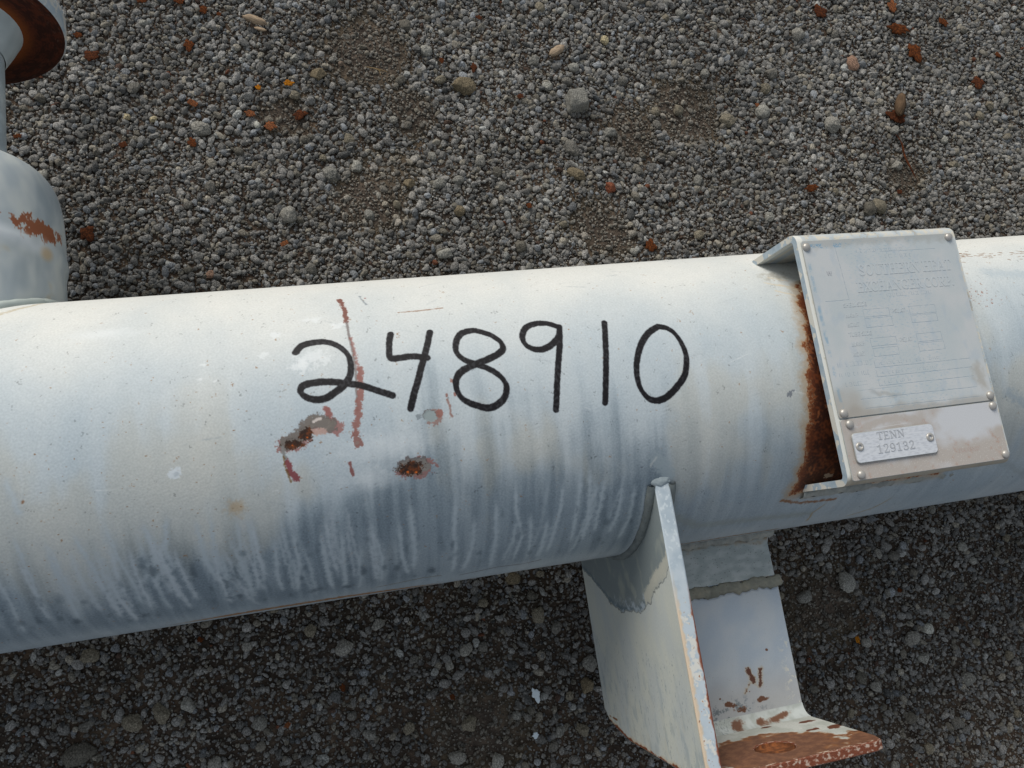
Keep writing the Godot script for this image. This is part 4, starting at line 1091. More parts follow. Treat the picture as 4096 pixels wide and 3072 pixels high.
func saddle(v: Node3D):
	# ---- rib across the vessel, cut out round the shell: outline in (z, y) seen from the left
	var pl := PackedVector2Array()
	for p in [[.0655, .0885], [.232, .0885], [.2495, .0885], [.2495, -.050], [.2455, -.078], [.2415, -.094], [.2335, -.1035], [.2, -.1035], [.05, -.1035]]: pl.append(Vector2(p[0], p[1]))
	for k in 25:
		var y := lerpf(-.098, .084, k / 24.0)
		pl.append(Vector2(sqrt(R * R - y * y) - .0006, y))
	var rib_im := picture(640, 640, rib_tone)
	var rm := mat(Color.WHITE, .6, 0, .4); rm.albedo_texture = tex(rib_im)
	var rib := at(put(plate(pl, .0105, .0009), "saddle_rib", [rm, rib_edge()], v))
	# plate's z axis = -x of the vessel, its x axis = z, its y axis = y
	rib.basis = Basis(Vector3(0, 0, 1), Vector3(0, 1, 0), Vector3(-1, 0, 0)); rib.position.x = .199
	# weld between rib and shell, both sides
	for s in [[.1975, .0030], [.2112, .0034]]:
		var pth := PackedVector3Array()
		for k in 61:
			var y := lerpf(-.085, .0875, k / 60.0)
			pth.append(Vector3(s[0], y * 1.0, sqrt(R * R - y * y) + .0006))
		at(put(tube(pth, s[1], .14, 10), "weld_bead", M.weld_dark, v))
	var cap := at(put(lump(640, 3, 6, .12, .8), "weld_bead", M.steel_dull, v))
	cap.transform = Transform3D(Basis.from_scale(Vector3(.0078, .0030, .0050)), Vector3(.2043, H + .0872, .0640))
	# ---- web: upper stub welded to the shell, bead, lower plate bent into the foot
	var wim := picture(512, 512, web_tone)
	var wm := mat(Color.WHITE, .55, 0, .4); wm.albedo_texture = tex(wim)
	var stub_im := picture(256, 128, func(u: float, w: float) -> Color:
		var n := nz.get_noise_2d(u * 7.0, w * 4.0); var m := nf.get_noise_2d(u * 60.0, w * 28.0)
		var q := Color(.60, .635, .63).lerp(Color(.68, .705, .70), sm(-.4, .5, n))
		q = q.lerp(Color(.50, .40, .28), sm(.75, .98, w + n * .2) * .6)
		return q.lerp(Color(.3, .27, .25), sm(.75, .85, m) * .7))
	var stm := mat(Color.WHITE, .6, 0, .4); stm.albedo_texture = tex(stub_im)
	var stub := PackedVector2Array([Vector2(.2095, -.1425), Vector2(.3185, -.1425), Vector2(.3180, -.118), Vector2(.3215, -.1085), Vector2(.2095, -.1085)])
	var so := at(put(plate(stub, .007, .0006), "saddle_web_top", [stm, M.edge], v))
	so.basis = Basis(Vector3(1, 0, 0), Vector3(0, 0, -1), Vector3(0, 1, 0)); so.position.y += .0015
	var bead := PackedVector3Array()
	for k in 49: bead.append(Vector3(.2095 + .1128 * k / 48.0, .0015, .1462 + .0009 * sin(k * .6)))
	var bd := at(put(tube(bead, .0042, .26, 10), "weld_bead", M.weld_brown, v)); bd.scale.y = .5; bd.position.y += .0005
	var top := PackedVector3Array()
	for k in 41: top.append(Vector3(.2095 + .112 * k / 40.0, .004, .1098))
	at(put(tube(top, .0038, .3, 8), "weld_bead", M.weld, v))
	var web := PackedVector2Array([Vector2(.2095, -.2355), Vector2(.3200, -.2355), Vector2(.3203, -.1475), Vector2(.2095, -.1475)])
	var wo := at(put(plate(web, .007, .0006, func(p: Vector2, q: Vector2) -> bool: return p.y < -.2354 and q.y < -.2354), "saddle_web", [wm, M.edge], v))
	wo.basis = Basis(Vector3(1, 0, 0), Vector3(0, 0, -1), Vector3(0, 1, 0))
	# ---- bend and foot
	var bp := PackedVector2Array()      # (y, z)
	for k in 7:
		var a := PI / 2 * k / 6.0
		bp.append(Vector2(.008 - .008 * cos(a), .2355 + .008 * sin(a)))
	for k in 7:
		var a := PI / 2 * (6 - k) / 6.0
		bp.append(Vector2(.008 - .015 * cos(a), .2355 + .0145 * sin(a)))
	var bend := at(put(swept(bp, .2095, .3200), "saddle_bend", [bend_mat(), M.edge], v))
	bend.set_meta("label", "rounded bend between web and foot with small rust spots")
	# foot in two halves of one mesh, joined through the bolt hole's centre line: outline in (x, y)
	var fim := picture(512, 512, foot_tone)
	var fm := mat(Color.WHITE, .72, 0, .3); fm.albedo_texture = tex(fim)
	var hx := .2610; var hy := .0590; var hr := .0132
	var halves := []
	for s in [-1, 1]:
		var p := PackedVector2Array()
		if s < 0:
			p.append_array([Vector2(hx, .008), Vector2(hx, hy - hr)])
			for k in range(1, 12): p.append(Vector2(hx - hr * sin(PI * k / 12), hy - hr * cos(PI * k / 12)))
			p.append_array([Vector2(hx, hy + hr), Vector2(hx, .0905), Vector2(.2095, .0905), Vector2(.2095, .008)])
		else:
			p.append_array([Vector2(hx, .008), Vector2(.3200, .008), Vector2(.3205, .050), Vector2(.3212, .0800), Vector2(.3190, .0885), Vector2(.3140, .0905), Vector2(hx, .0905), Vector2(hx, hy + hr)])
			for k in range(1, 12): p.append(Vector2(hx + hr * sin(PI * k / 12), hy + hr * cos(PI * k / 12)))
			p.append(Vector2(hx, hy - hr))
		halves.append(p)
	var fmesh := ArrayMesh.new()
	var seam := func(p: Vector2, q: Vector2) -> bool: return (absf(p.x - hx) < 1e-5 and absf(q.x - hx) < 1e-5) or (p.y < .0081 and q.y < .0081)
	for surf in 2:
		var st := SurfaceTool.new(); st.begin(Mesh.PRIMITIVE_TRIANGLES)
		for p in halves: st.append_from(world_uv(plate(p, .0065, .0007, seam), surf), 0, Transform3D.IDENTITY)
		st.commit(fmesh)
	at(put(lathe([Vector2(hr - .0003, -.2441), Vector2(hr - .0003, -.2462), Vector2(.0, -.2466)], 40), "bolt_hole", M.rust, v)).position += Vector3(hx, hy, 0)
	var fo := at(put(fmesh, "saddle_foot", [fm, foot_edge()], v))
	fo.basis = Basis(Vector3(-1, 0, 0), Vector3(0, 1, 0), Vector3(0, 0, -1))
	fo.position.z = .2436
	fo.set_meta("label", "rusty foot plate with an oval looking bolt hole")

# one surface of a mesh built in (x, y), its UV set from x and y so that both halves share one picture; mirrored in x for the foot's basis
func world_uv(m: ArrayMesh, surf: int) -> ArrayMesh:
	var ar := m.surface_get_arrays(surf)
	var vs: PackedVector3Array = ar[Mesh.ARRAY_VERTEX]; var uv: PackedVector2Array = ar[Mesh.ARRAY_TEX_UV]; var ns: PackedVector3Array = ar[Mesh.ARRAY_NORMAL]
	for i in vs.size():
		if surf == 0: uv[i] = Vector2((vs[i].x - .2095) / .1117, (vs[i].y - .008) / .0825)
		vs[i].x = -vs[i].x; ns[i].x = -ns[i].x
	# mirroring turns the faces round: swap two corners of each
	if ar[Mesh.ARRAY_INDEX] != null and ar[Mesh.ARRAY_INDEX].size():
		var ix: PackedInt32Array = ar[Mesh.ARRAY_INDEX]
		for k in range(0, ix.size(), 3):
			var t := ix[k + 1]; ix[k + 1] = ix[k + 2]; ix[k + 2] = t
		ar[Mesh.ARRAY_INDEX] = ix
	else:
		for k in range(0, vs.size(), 3):
			var t := vs[k + 1]; vs[k + 1] = vs[k + 2]; vs[k + 2] = t
			var t2 := uv[k + 1]; uv[k + 1] = uv[k + 2]; uv[k + 2] = t2
			var t3 := ns[k + 1]; ns[k + 1] = ns[k + 2]; ns[k + 2] = t3
	ar[Mesh.ARRAY_VERTEX] = vs; ar[Mesh.ARRAY_TEX_UV] = uv; ar[Mesh.ARRAY_NORMAL] = ns; ar[Mesh.ARRAY_TANGENT] = null
	var out := ArrayMesh.new()
	out.add_surface_from_arrays(Mesh.PRIMITIVE_TRIANGLES, ar)
	return out

func rib_tone(u: float, w: float) -> Color:
	# u: z .05 -> .2495, w: y -.1035 -> .0885
	var z := lerpf(.0446, .2495, u); var y := lerpf(-.1035, .0885, w)
	var n := nz.get_noise_2d(y * 26.0, z * 15.0); var m := nf.get_noise_2d(y * 700.0, z * 400.0); var b := nz.get_noise_2d(y * 80.0 + 5.0, z * 80.0)
	var c := Color(.81, .82, .78).lerp(Color(.775, .795, .78), sm(-.5, .5, n))
	c = c.lerp(Color(.60, .65, .67), sm(.0, .6, nz.get_noise_2d(y * 90.0, z * 34.0)) * sm(.15, .23, z) * .45)
	c = c.lerp(Color(.76, .755, .70), sm(.1, .6, nz.get_noise_2d(y * 90.0 + 40.0, z * 40.0)) * sm(.18, .24, z) * .4)
	# grey overspill of zinc below the weld
	var lowz := pw(y, [[-.11, .112], [-.102, .116], [-.064, .132], [-.042, .143], [-.019, .149], [.022, .147], [.044, .140], [.058, .131], [.08, .1225], [.091, .112]])
	var d := (lowz - z) * 1000.0 + b * 2.4 + m * .5
	if d > 0.0:
		var q := Color(.535, .57, .57).lerp(Color(.63, .65, .62), sm(.0, .6, nz.get_noise_2d(y * 45.0, z * 30.0 + 9.0)))
		q = q.lerp(Color(.42, .48, .51), sm(5.0, 1.5, d) * .8)
		q = q.lerp(Color(.60, .65, .68), sm(.2, .6, b) * sm(9, 3, d) * .8)
		if y > .035: q = q.lerp(Color(.80, .79, .73), sm(6.5, 4.0, absf(d - 5.0) + m) * .85)
		if y > -.03 and y < .035: q = q.lerp(Color(.72, .76, .79), sm(7, 3, absf(d - 5.0)) * sm(-.1, .5, b + m * .4) * .8)
		c = c.lerp(q, sm(0, .5, d))
	elif d > -.8: c = c.lerp(Color(.30, .31, .30), .6)
	# fine dark cracks, worn lower corner with rust
	if z > .17 and nz.get_noise_2d(y * 520.0, z * 70.0) > .52 and m > -.1: c = c.lerp(Color(.35, .40, .44), .6)
	var bot := (.2495 - z) * 1000.0 - maxf(0, (-.045 - y)) * 1000.0 * .14 + b * 2.0
	c = c.lerp(Color(.79, .74, .65), sm(5.0, 2.5, bot) * .7 * sm(.3, -.1, n))
	c = c.lerp(Color(.50, .29, .19), sm(2.6, 1.4, bot + m * .5))
	var sc := Vector2((y + .079 + (z - .236) * .3) / .012, (z - .2375) / .0014).length() + b * .6
	c = c.lerp(Color(.50, .33, .20), sm(1.0, .6, sc) * .9)
	# worn right-hand edge
	var ed := (.0885 - y) * 1000.0 + b * .8
	c = c.lerp(Color(.80, .74, .63), sm(2.0, 1.0, ed) * sm(.14, .18, z) * .8)
	return c * (1.0 + m * .02)

func web_tone(u: float, w: float) -> Color:
	# u: x .2095 -> .3203; w: 0 at the foot, 1 at the bead
	var x := u * 110.0; var t := w * 88.0      # mm
	var n := nz.get_noise_2d(x * .03, t * .03); var m := nf.get_noise_2d(x * .6, t * .6); var b := nz.get_noise_2d(x * .12 + 7.0, t * .12)
	var c := Color(.615, .66, .705).lerp(Color(.66, .69, .715), sm(-.5, .5, n))
	c = c.lerp(Color(.66, .645, .63), sm(36, 8, t + n * 12.0) * .55)
	c = c.lerp(Color(.78, .79, .78), sm(6, 1, 88.0 - t) * .5)
	for s in [[72.0, 30.0, 75.0, 21.0, 1.9], [82.0, 29.0, 79.0, 18.0, 1.6], [71.0, 20.0, 66.0, 14.0, .8]]:
		var p := Vector2(x, t); var a := Vector2(s[0], s[1]); var e := Vector2(s[2], s[3]) - a
		var k := clampf((p - a).dot(e) / e.length_squared(), 0, 1)
		var d := p.distance_to(a + e * k) + b * 1.4 + m * .5
		c = c.lerp(Color(.66, .62, .54), sm(s[4] + 1.0, s[4], d) * .6)
		c = c.lerp(Color(.34, .22, .17), sm(s[4], s[4] - 1.0, d))
	for s in [[52.0, 9.0, 3.0, 2.0], [78.0, 8.0, 4.5, 1.7], [61.0, 4.5, 5.0, 2.4], [57.0, 7.5, 2.4, 1.5], [90.0, 41.0, 1.0, .8], [70.0, 15.0, 1.0, 1.0], [46.0, 14.0, 1.0, 1.0]]:
		var d := Vector2((x - s[0]) / s[2], (t - s[1]) / s[3]).length() + b * .5 + m * .2
		c = c.lerp(Color(.39, .265, .20), sm(1.05, .6, d + b * .3))
	c = c.lerp(Color(.38, .42, .44), sm(.1, .55, b + m * .3) * sm(14, 4, Vector2((x - 52.0) * .35, t - 3.0).length()) * .8)
	if x > 92.0: c = c.lerp(Color(.77, .76, .71), sm(.15, .4, b + m * .2) * sm(96, 107, x) * sm(60, 30, t))
	if m > .84 and n > 0.1: c = c.lerp(Color(.5, .47, .44), .5)
	return c * (1.0 + m * .012)

func bend_mat() -> StandardMaterial3D:
	var im := picture(256, 64, func(u: float, w: float) -> Color:
		var x := u * 110.0; var n := nz.get_noise_2d(x * .12, w * 1.5 + 3.0); var m := nf.get_noise_2d(x * .7, w * 9.0)
		var c := Color(.73, .75, .74).lerp(Color(.66, .68, .66), sm(-.3, .5, n))
		for s in [[55.0, .35, 6.0, .3], [72.0, .42, 4.0, .16], [86.0, .40, 13.0, .14], [104.0, .75, 5.0, .12]]:
			c = c.lerp(Color(.43, .30, .23), sm(1.1, .5, Vector2((x - s[0]) / s[2], (w - s[1] + (x - s[0]) * .008) / s[3]).length() + n * .5 + m * .15))
		return c.lerp(Color(.45, .48, .48), sm(.2, .6, m) * sm(60, 40, x) * .6))
	var q := mat(Color.WHITE, .6, 0, .4); q.albedo_texture = tex(im)
	return q

func foot_tone(u: float, w: float) -> Color:
	var x := u * 111.7; var y := w * 82.5 + 8.0       # mm; y from the web
	var n := nz.get_noise_2d(x * .05, y * .05 + 20.0); var m := nf.get_noise_2d(x * .5, y * .5); var b := nz.get_noise_2d(x * .12, y * .12 + 4.0)
	var c := Color(.73, .735, .71).lerp(Color(.66, .67, .64), sm(-.4, .5, n))
	# the washer's rust print, spreading to the front edge
	var d := Vector2((x - 44.0) / 50.0, (y - 62.0) / 37.0).length() + n * .22 + b * .13
	d = minf(d, 1.0 - (y - 72.0 - maxf(0, x - 78.0) * .25) / 30.0 + n * .5)
	d = minf(d, Vector2((x - 112.0) / 24.0, (y - 88.0) / 26.0).length() + b * .3)
	var r := Color(.41, .285, .22).lerp(Color(.49, .345, .26), sm(-.5, .6, b + m * .15))
	r = r.lerp(Color(.56, .35, .19), sm(.78, .98, d) * .6)
	c = c.lerp(r, sm(1.06, .90, d))
	for s in [[100.0, 20.0, 8.0, 3.0], [92.0, 40.0, 5.0, 2.5], [106.0, 44.0, 6.0, 5.0], [72.0, 12.0, 4.0, 2.0]]:
		c = c.lerp(Color(.38, .24, .18), sm(1.0, .75, Vector2((x - s[0]) / s[2], (y - s[1]) / s[3]).length() + b * .6))
	# patch of paint left by the rib's foot and flecks along the front
	c = c.lerp(Color(.70, .715, .70), sm(10, 6, x + b * 6.0) * sm(70, 80, y + n * 6.0))
	c = c.lerp(Color(.80, .76, .70), sm(.15, .4, b + m * .35) * sm(87.0, 89.5, y) * .9)
	return c * (1.0 + m * .03)

func rib_edge() -> StandardMaterial3D:
	# u: 0 at the shell -> .92 at the foot, w: .333 left rim -> .667 right rim of the edge that faces up
	var im := picture(512, 64, func(u: float, w: float) -> Color:
		var n := nz.get_noise_2d(u * 13.0, w * 1.6 + 5.0); var m := nf.get_noise_2d(u * 90.0, w * 14.0); var b := nz.get_noise_2d(u * 34.0, w * 5.5)
		var c := Color(.70, .74, .765).lerp(Color(.64, .69, .725), sm(-.3, .5, n))
		c = c.lerp(Color(.80, .83, .84), sm(.15, .5, b + m * .3) * sm(.42, .1, u) * .7)
		c = c.lerp(Color(.79, .785, .76), sm(.02, .3, n + b * .5 + m * .25 - absf(u - .62) * .5) * sm(.3, .42, u))
		c = c.lerp(Color(.80, .70, .58), sm(.40, .345, w + b * .05) * sm(.25, .45, u) * .8)
		c = c.lerp(Color(.48, .27, .20), sm(.62, .68, w + b * .05 + n * .03) * sm(.30, .45, u))
		c = c.lerp(Color(.55, .37, .25), sm(.55, .7, m * .6 + b * .5) * sm(.3, .5, u))
		return c)
	var q := mat(Color.WHITE, .6, 0, .4); q.albedo_texture = tex(im); q.uv1_scale = Vector3(.5, 1, 1)
	return q

func foot_edge() -> StandardMaterial3D:
	var im := picture(512, 64, func(u: float, w: float) -> Color:
		var n := nz.get_noise_2d(u * 22.0, w * 4.5 + 11.0); var m := nf.get_noise_2d(u * 120.0, w * 22.0)
		var c := Color(.47, .27, .19).lerp(Color(.36, .20, .15), sm(-.3, .5, m))
		return c.lerp(Color(.72, .67, .62), sm(.0, .5, n + m * .15) * .85))
	var q := mat(Color.WHITE, .7, 0, .3); q.albedo_texture = tex(im)
	return q

# ---------------------------------------------------------------- nameplate bracket
func round_rect(x0: float, y0: float, x1: float, y1: float, r: float) -> PackedVector2Array:
	var p := PackedVector2Array()
	for c in [[x1 - r, y1 - r, 0.0], [x0 + r, y1 - r, 90.0], [x0 + r, y0 + r, 180.0], [x1 - r, y0 + r, 270.0]]:
		for k in 5:
			var a := deg_to_rad(c[2] + 22.5 * k)
			p.append(Vector2(c[0] + r * cos(a), c[1] + r * sin(a)))
	return p

func bracket(v: Node3D):
	var n := Vector3(.03192, .999247, .02204).normalized(); var u := Vector3(.99949, -.031917, -.000493); u = (u - n * u.dot(n)).normalized()
	var w := u.cross(n)          # down the plate (towards +z)
	var br := Node3D.new(); br.name = "nameplate_bracket"; v.add_child(br, true)
	br.set_meta("label", "bent steel bracket carrying the maker's nameplate")
	br.transform = Transform3D(Basis(u, n, w), Vector3(.3801513, .12 + H, .00124))
	# channel: outline in (height over face, along w)
	var t := .0045; var hw := .0845; var ht := .0858; var lg := .0545; var ro := .007
	var out := PackedVector2Array(); var inn := PackedVector2Array()
	out.append(Vector2(-lg, -ht))
	for k in 6:
		var a := PI / 2 * k / 5.0
		out.append(Vector2(-ro + ro * sin(a), -ht + ro - ro * cos(a)))
	for k in 6:
		var a := PI / 2 * k / 5.0
		out.append(Vector2(-ro + ro * cos(a), hw - ro + ro * sin(a)))
	out.append(Vector2(-lg, hw))
	inn.append(Vector2(-lg + .003, hw - t))
	var ri := ro - t
	for k in 6:
		var a := PI / 2 * k / 5.0
		inn.append(Vector2(-ro + ri * sin(a), hw - ro + ri * cos(a)))
	for k in 6:
		var a := PI / 2 * k / 5.0
		inn.append(Vector2(-ro + ri * cos(a), -ht + ro - ri * sin(a)))
	inn.append(Vector2(-lg + .003, -ht + t))
	out.append_array(inn)
	var bim := picture(384, 512, func(uu: float, vv: float) -> Color:
		var x := uu * 129.0; var y := vv * 169.0
		var a := nz.get_noise_2d(x * .05, y * .05); var m := nf.get_noise_2d(x * .5, y * .5); var b := nz.get_noise_2d(x * .16 + 9.0, y * .16)
		var c := Color(.73, .745, .74).lerp(Color(.66, .70, .72), sm(-.3, .5, a))
		c = c.lerp(Color(.79, .76, .69), sm(.0, .35, b + m * .3) * .75)
		c = c.lerp(Color(.60, .57, .52), sm(.3, .6, a + m * .3) * .6)
		if x < 5.0: c = c.lerp(Color(.83, .83, .80), sm(5, 3, x + b * 3.0))
		if y > 163.0: c = c.lerp(Color(.62, .575, .50), sm(163, 166, y + b * 2.0) * .75)
		return c)
	var bm := mat(Color.WHITE, .6, 0, .35); bm.albedo_texture = tex(bim)
	put(swept(out, -.0645, .0645), "bracket_channel", [bm, M.edge], br)
	# lower leg weld, ragged
	var pth := PackedVector3Array()
	for k in 41: pth.append(Vector3(-.0645 + .129 * k / 40.0, -lg + .001, hw + .001))
	put(tube(pth, .0036, .3, 8), "weld_bead", M.weld, br)
	# plates: outlines in (x, -w), lying on the face
	var lay := Basis(Vector3(1, 0, 0), Vector3(0, 0, -1), Vector3(0, 1, 0))
	var up := round_rect(-.0620, -.0418, .0620, .0792, .0015)
	var low := round_rect(-.0618, -.0822, .0628, -.0424, .0015)
	var am := mat(Color.WHITE, .5, .1, .5); am.albedo_texture = tex(nameplate_picture())
	var lm := mat(Color.WHITE, .55, .08, .5); lm.albedo_texture = tex(lower_picture())
	var rim := mat(Color(.62, .63, .62), .55, .25)
	var pa := put(plate(up, .0009, .0003), "nameplate", [am, rim], br); pa.basis = lay; pa.position.y = .0011
	pa.set_meta("label", "worn embossed maker's nameplate with blue residue")
	var pb := put(plate(low, .0009, .0003), "registration_plate", [lm, rim], br); pb.basis = lay; pb.position.y = .0010
	pb.set_meta("label", "dirty blank looking lower plate")
	var tagm := mat(Color(.80, .81, .825), .42, .12, .5)
	tagm.albedo_texture = tone_tile(256, 66, .012, 3, [Color(.96, .965, .975), Color(1, 1, 1)], .05, Color(.9, .87, .83))
	var tg := put(plate(round_rect(-.0570, -.0716, .0060, -.0520, .0028), .0010, .0004), "number_tag", [tagm, rim], br); tg.basis = lay; tg.position.y = .0026
	tg.set_meta("label", "small shiny tag stamped TENN 129132")
	# rivets
	var rv := mat(Color(.68, .665, .64), .42, .45, .5)
	var dome := SphereMesh.new(); dome.radius = .0029; dome.height = .0042; dome.is_hemisphere = false; dome.radial_segments = 20; dome.rings = 10
	for p in [[-59.0, -74.8], [57.3, -76.3], [-58.2, 38.5], [-55.7, 45.9], [59.0, 38.2], [58.9, 45.5], [-55.2, 78.6], [59.3, 78.9]]:
		var o := put(dome, "rivet", rv, br); o.position = Vector3(p[0] * .001, .0014, p[1] * .001)
	# hollow rivets of the tag
	for p in [[-52.8, 61.1], [1.7, 61.0]]:
		var o := put(ring(.0029, .00085), "hollow_rivet", rv, br); o.position = Vector3(p[0] * .001, .0027, p[1] * .001)
	# lettering: raised metal
	var txt := mat(Color(.715, .738, .748), .5, .1)
	var stamp := mat(Color(.66, .67, .685), .5, .1)
	letters(br, "SOUTHERN HEAT", -22.0, -52.4, 76.0, 7.8, txt, "Droid Serif", true)
	letters(br, "EXCHANGER CORP.", -26.6, -41.0, 79.0, 7.0, txt, "Droid Serif", true)
	letters(br, "W", -47.6, -54.2, 4.0, 2.9, stamp, "Droid Sans", true)
	for r in [["SHELL SIDE", -40.4, -31.4, 18.0], ["MAWP", -40.5, -24.3, 9.8], ["MDMT", -40.6, -17.9, 9.2], ["PSI AT", -3.4, -25.0, 10.6], ["TUBE SIDE", -41.3, -11.3, 17.8], ["MAWP", -40.8, -4.7, 9.9], ["MDMT", -41.1, 2.1, 9.0], ["PSI AT", -2.4, -4.8, 10.0]]:
		letters(br, r[0], r[1], r[2], r[3], 2.9, txt, "Droid Sans", true)
	letters(br, "TENN", -38.3, 58.3, 21.0, 5.0, stamp, "Droid Serif", false, .0027)
	letters(br, "129132", -40.2, 66.9, 28.6, 5.6, stamp, "Droid Serif", false, .0027)

func ring(r: float, h: float) -> ArrayMesh:
	var m := lathe([Vector2(r, 0), Vector2(r * .93, h * .6), Vector2(r * .68, h), Vector2(r * .45, h * .9), Vector2(r * .36, h * .4), Vector2(r * .32, -.0004)], 24)
	# the lathe runs along -z: stand it upright
	var st := SurfaceTool.new(); st.begin(Mesh.PRIMITIVE_TRIANGLES)
	st.append_from(m, 0, Transform3D(Basis(Vector3.RIGHT, PI / 2), Vector3.ZERO))
	return st.commit()

# one line of raised lettering: left end and baseline in mm on the face, fitted to a width and a capital height
func letters(br: Node3D, s: String, x: float, base: float, width: float, cap: float, m: Material, face: String, bold: bool, lift := .00115):
	var f := SystemFont.new(); f.font_names = PackedStringArray([face]); f.font_weight = 700 if bold else 400
	var t := TextMesh.new()
	t.text = s; t.font = f; t.font_size = 32; t.pixel_size = .01; t.depth = .02; t.curve_step = 2.0
	t.horizontal_alignment = HORIZONTAL_ALIGNMENT_LEFT
	var b := t.get_aabb()
	var kx := width * .001 / maxf(b.size.x, .001); var ky := cap * .001 / maxf(b.size.y, .001)
	var o := put(t, "lettering", m, br)
	# text axes: x right, y up, z out of the face
	o.transform = Transform3D(Basis(Vector3(1, 0, 0) * kx, Vector3(0, 0, -1) * ky, Vector3(0, 1, 0) * .014), Vector3(x * .001 - b.position.x * kx, lift, base * .001 + b.position.y * ky))

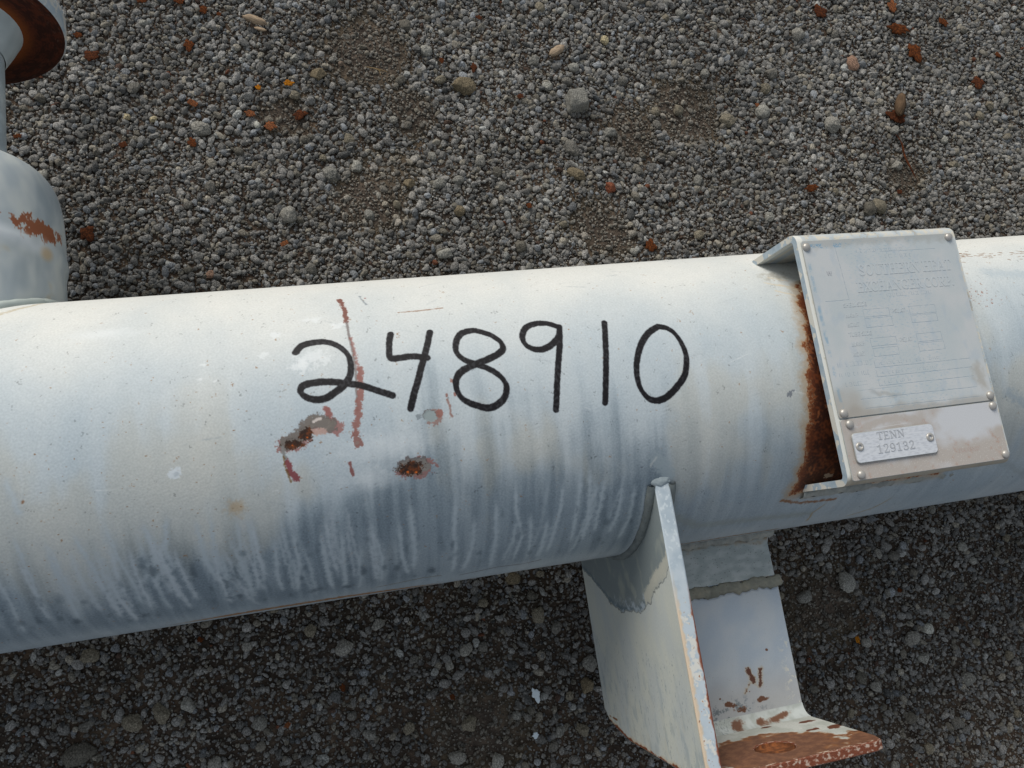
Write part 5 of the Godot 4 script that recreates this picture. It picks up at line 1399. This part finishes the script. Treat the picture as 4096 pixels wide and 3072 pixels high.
func nameplate_picture() -> Image:
	var W := 868; var Hh := 847       # 7 texels per mm; top row of the picture is v = 0 = the plate's lower edge
	var im := picture(W, Hh, func(u: float, w: float) -> Color:
		var x := -62.0 + u * 124.0; var y := 41.8 - w * 121.0      # mm on the face, y down
		var a := nz.get_noise_2d(x * .03, y * .03); var m := nf.get_noise_2d(x * .9, y * .9); var b := nz.get_noise_2d(x * .1 + 3.0, y * .1)
		var c := Color(.705, .73, .735).lerp(Color(.74, .75, .75), sm(-.4, .5, a))
		c = c.lerp(Color(.64, .69, .73), sm(.15, .6, nz.get_noise_2d(x * .07 + 20.0, y * .045)) * .35)
		# dirt drawn out in the lower corners and along the rivets
		c = c.lerp(Color(.62, .585, .54), sm(22, 4, Vector2((x + 62.0) * .6, y - 40.0).length() + a * 10.0) * .55)
		c = c.lerp(Color(.60, .57, .53), sm(5, 0, 40.0 - y + a * 5.0) * .5)
		c = c.lerp(Color(.60, .57, .52), sm(7, 1, Vector2(x - 55.0, (y - 24.0) * .5).length() + b * 4.0) * .5)
		c = c.lerp(Color(.56, .55, .52), sm(2.6, .4, absf(y - 28.0 - (x + 28.0) * .22 + b * 2.0)) * sm(-38, -30, x) * sm(-8, -16, x) * .35)
		c = c.lerp(Color(.60, .60, .58), sm(7, 2, y + 79.0 + b * 3.0) * .5)
		# blue left over from the printed ground
		var bl := sm(1.7, .5, absf(x + 59.0 - maxf(0, y + 40.0) * .015 + b * .8)) * (.5 * sm(-.5, .3, b) if y > -34.0 and y < -8.0 else .35 * sm(-.1, .4, b + m * .4))
		bl = maxf(bl, sm(2.4, .6, absf(y + 75.0)) * sm(-.05, .3, b + m * .5) * sm(-20, -35, x) * .8)
		bl = maxf(bl, sm(.25, .6, nz.get_noise_2d(x * .25, y * .6) + m * .25) * .25 * sm(42, 20, absf(x)))
		c = c.lerp(Color(.33, .52, .66), clampf(bl, 0, 1) * .8)
		return c * (1.0 + m * .012))
	var ln := func(x0: float, y0: float, x1: float, y1: float, al: float):
		var k := int(maxf(absf(x1 - x0), absf(y1 - y0)) * 14.0)
		for i in k + 1:
			var x := lerpf(x0, x1, float(i) / k); var y := lerpf(y0, y1, float(i) / k)
			var px := int((x + 62.0) * 7.0); var py := int((41.8 - y) * 7.0)
			var br_ := al * clampf(.75 + 1.2 * nz.get_noise_2d(x * .25, y * .25), .15, 1.0)
			for d in [[0, 0, 1.0], [0, 1, .7], [1, 0, .7]]: over(im, px + d[0], py + d[1], Color(.37, .45, .52), br_ * d[2] * .55)
			over(im, px - 1, py - 2, Color(.87, .89, .91), br_ * .3)  # highlight of the embossed line, painted into the colour
	for r in [[-26.2, -28.7, -5.7, -23.6], [-26.2, -22.5, -5.0, -16.2], [10.6, -28.4, 32.0, -22.9], [10.6, -22.0, 31.8, -16.8], [-25.6, -8.7, -5.4, -3.2], [-25.2, -1.8, -5.3, 3.7], [11.3, -9.0, 31.6, -3.4], [11.2, -2.4, 32.0, 3.1]]:
		ln.call(r[0], r[1], r[2], r[1], .6); ln.call(r[0], r[3], r[2], r[3], 1.0); ln.call(r[0], r[1], r[0], r[3], .4); ln.call(r[2], r[1], r[2], r[3], .5)
	ln.call(-36.8, -74.3, -34.9, -36.4, .7); ln.call(-53.3, -36.2, -34.9, -36.4, .9)
	for y in [11.2, 17.4, 23.6]:
		ln.call(-26.5, y, 50.0, y + .1, .9); ln.call(-26.5, y - 4.6, -26.5, y, .5)
	ln.call(-42.9, 30.9, 50, 31.3, 1.0); ln.call(-41, 37.1, 50.4, 38, .8); ln.call(-45, 25.0, -10, 25.0, .4)
	ln.call(-2, -68.6, 44, -68.6, .6)
	# small worn print that can no longer be read: broken strokes
	for r in [[-20.7, -68.9, 38.0, 2.0], [1.3, -63.9, 20.5, 2.2], [-6.0, -36.4, 37.5, 2.2], [-54.6, 8.4, 25.6, 2.6], [-54.9, 15.0, 22.5, 2.4], [-51.8, 21.6, 16.5, 2.4], [-23.0, 9.5, 50.0, 1.6], [-22.0, 15.8, 44.0, 1.6], [-22.0, 22.0, 22.0, 1.6]]:
		var x: float = r[0]
		while x < r[0] + r[2]:
			if nf.get_noise_2d(x * 1.3, r[1]) > -.35:
				var k: float = rng.randf()
				if k < .75: ln.call(x, r[1] - r[3], x, r[1], .5)
				if k > .3: ln.call(x, r[1], x + .9, r[1], .65)
				if k > .55: ln.call(x, r[1] - r[3], x + .9, r[1] - r[3], .4)
			x += 1.55
	return im

func lower_picture() -> Image:
	var im := picture(748, 240, func(u: float, w: float) -> Color:
		var x := -62.0 + u * 124.6; var y := 82.2 - w * 39.8
		var a := nz.get_noise_2d(x * .03 + 11.0, y * .04); var m := nf.get_noise_2d(x * .9, y * .9); var b := nz.get_noise_2d(x * .12 + 3.0, y * .12)
		var c := Color(.745, .75, .76)
		var dirt := sm(.0, .95, .5 + a * .8 + sm(62, 76, y) * .45 + sm(-20, -50, x) * .25 - sm(5, 40, x) * sm(66, 52, y) * .8 + sm(54, 60, x) * .3)
		dirt = maxf(dirt, sm(4.5, 1.0, absf(Vector2((x + 25.0) * .42, y - 59.0).length() - 13.0) + b * 2.0) * sm(62, 50, y) * .9)
		c = c.lerp(Color(.655, .615, .575), dirt * .8)
		c = c.lerp(Color(.64, .52, .46), sm(.3, .7, b + m * .3) * dirt * .6)
		c = c.lerp(Color(.80, .79, .77), sm(.55, .8, m) * sm(60, 74, y) * .5)
		# worn outline of an old print
		if absf(y - 50.2 + (x + 28.0) * .03) < .25 and x > -40.0 and x < -12.0: c = c.lerp(Color(.80, .80, .80), .5)
		if absf(y - 72.5) < 1.6 and x > 22.0 and x < 40.0 and m > .1: c = c.lerp(Color(.60, .48, .44), .4)
		return c * (1.0 + m * .015))
	return im
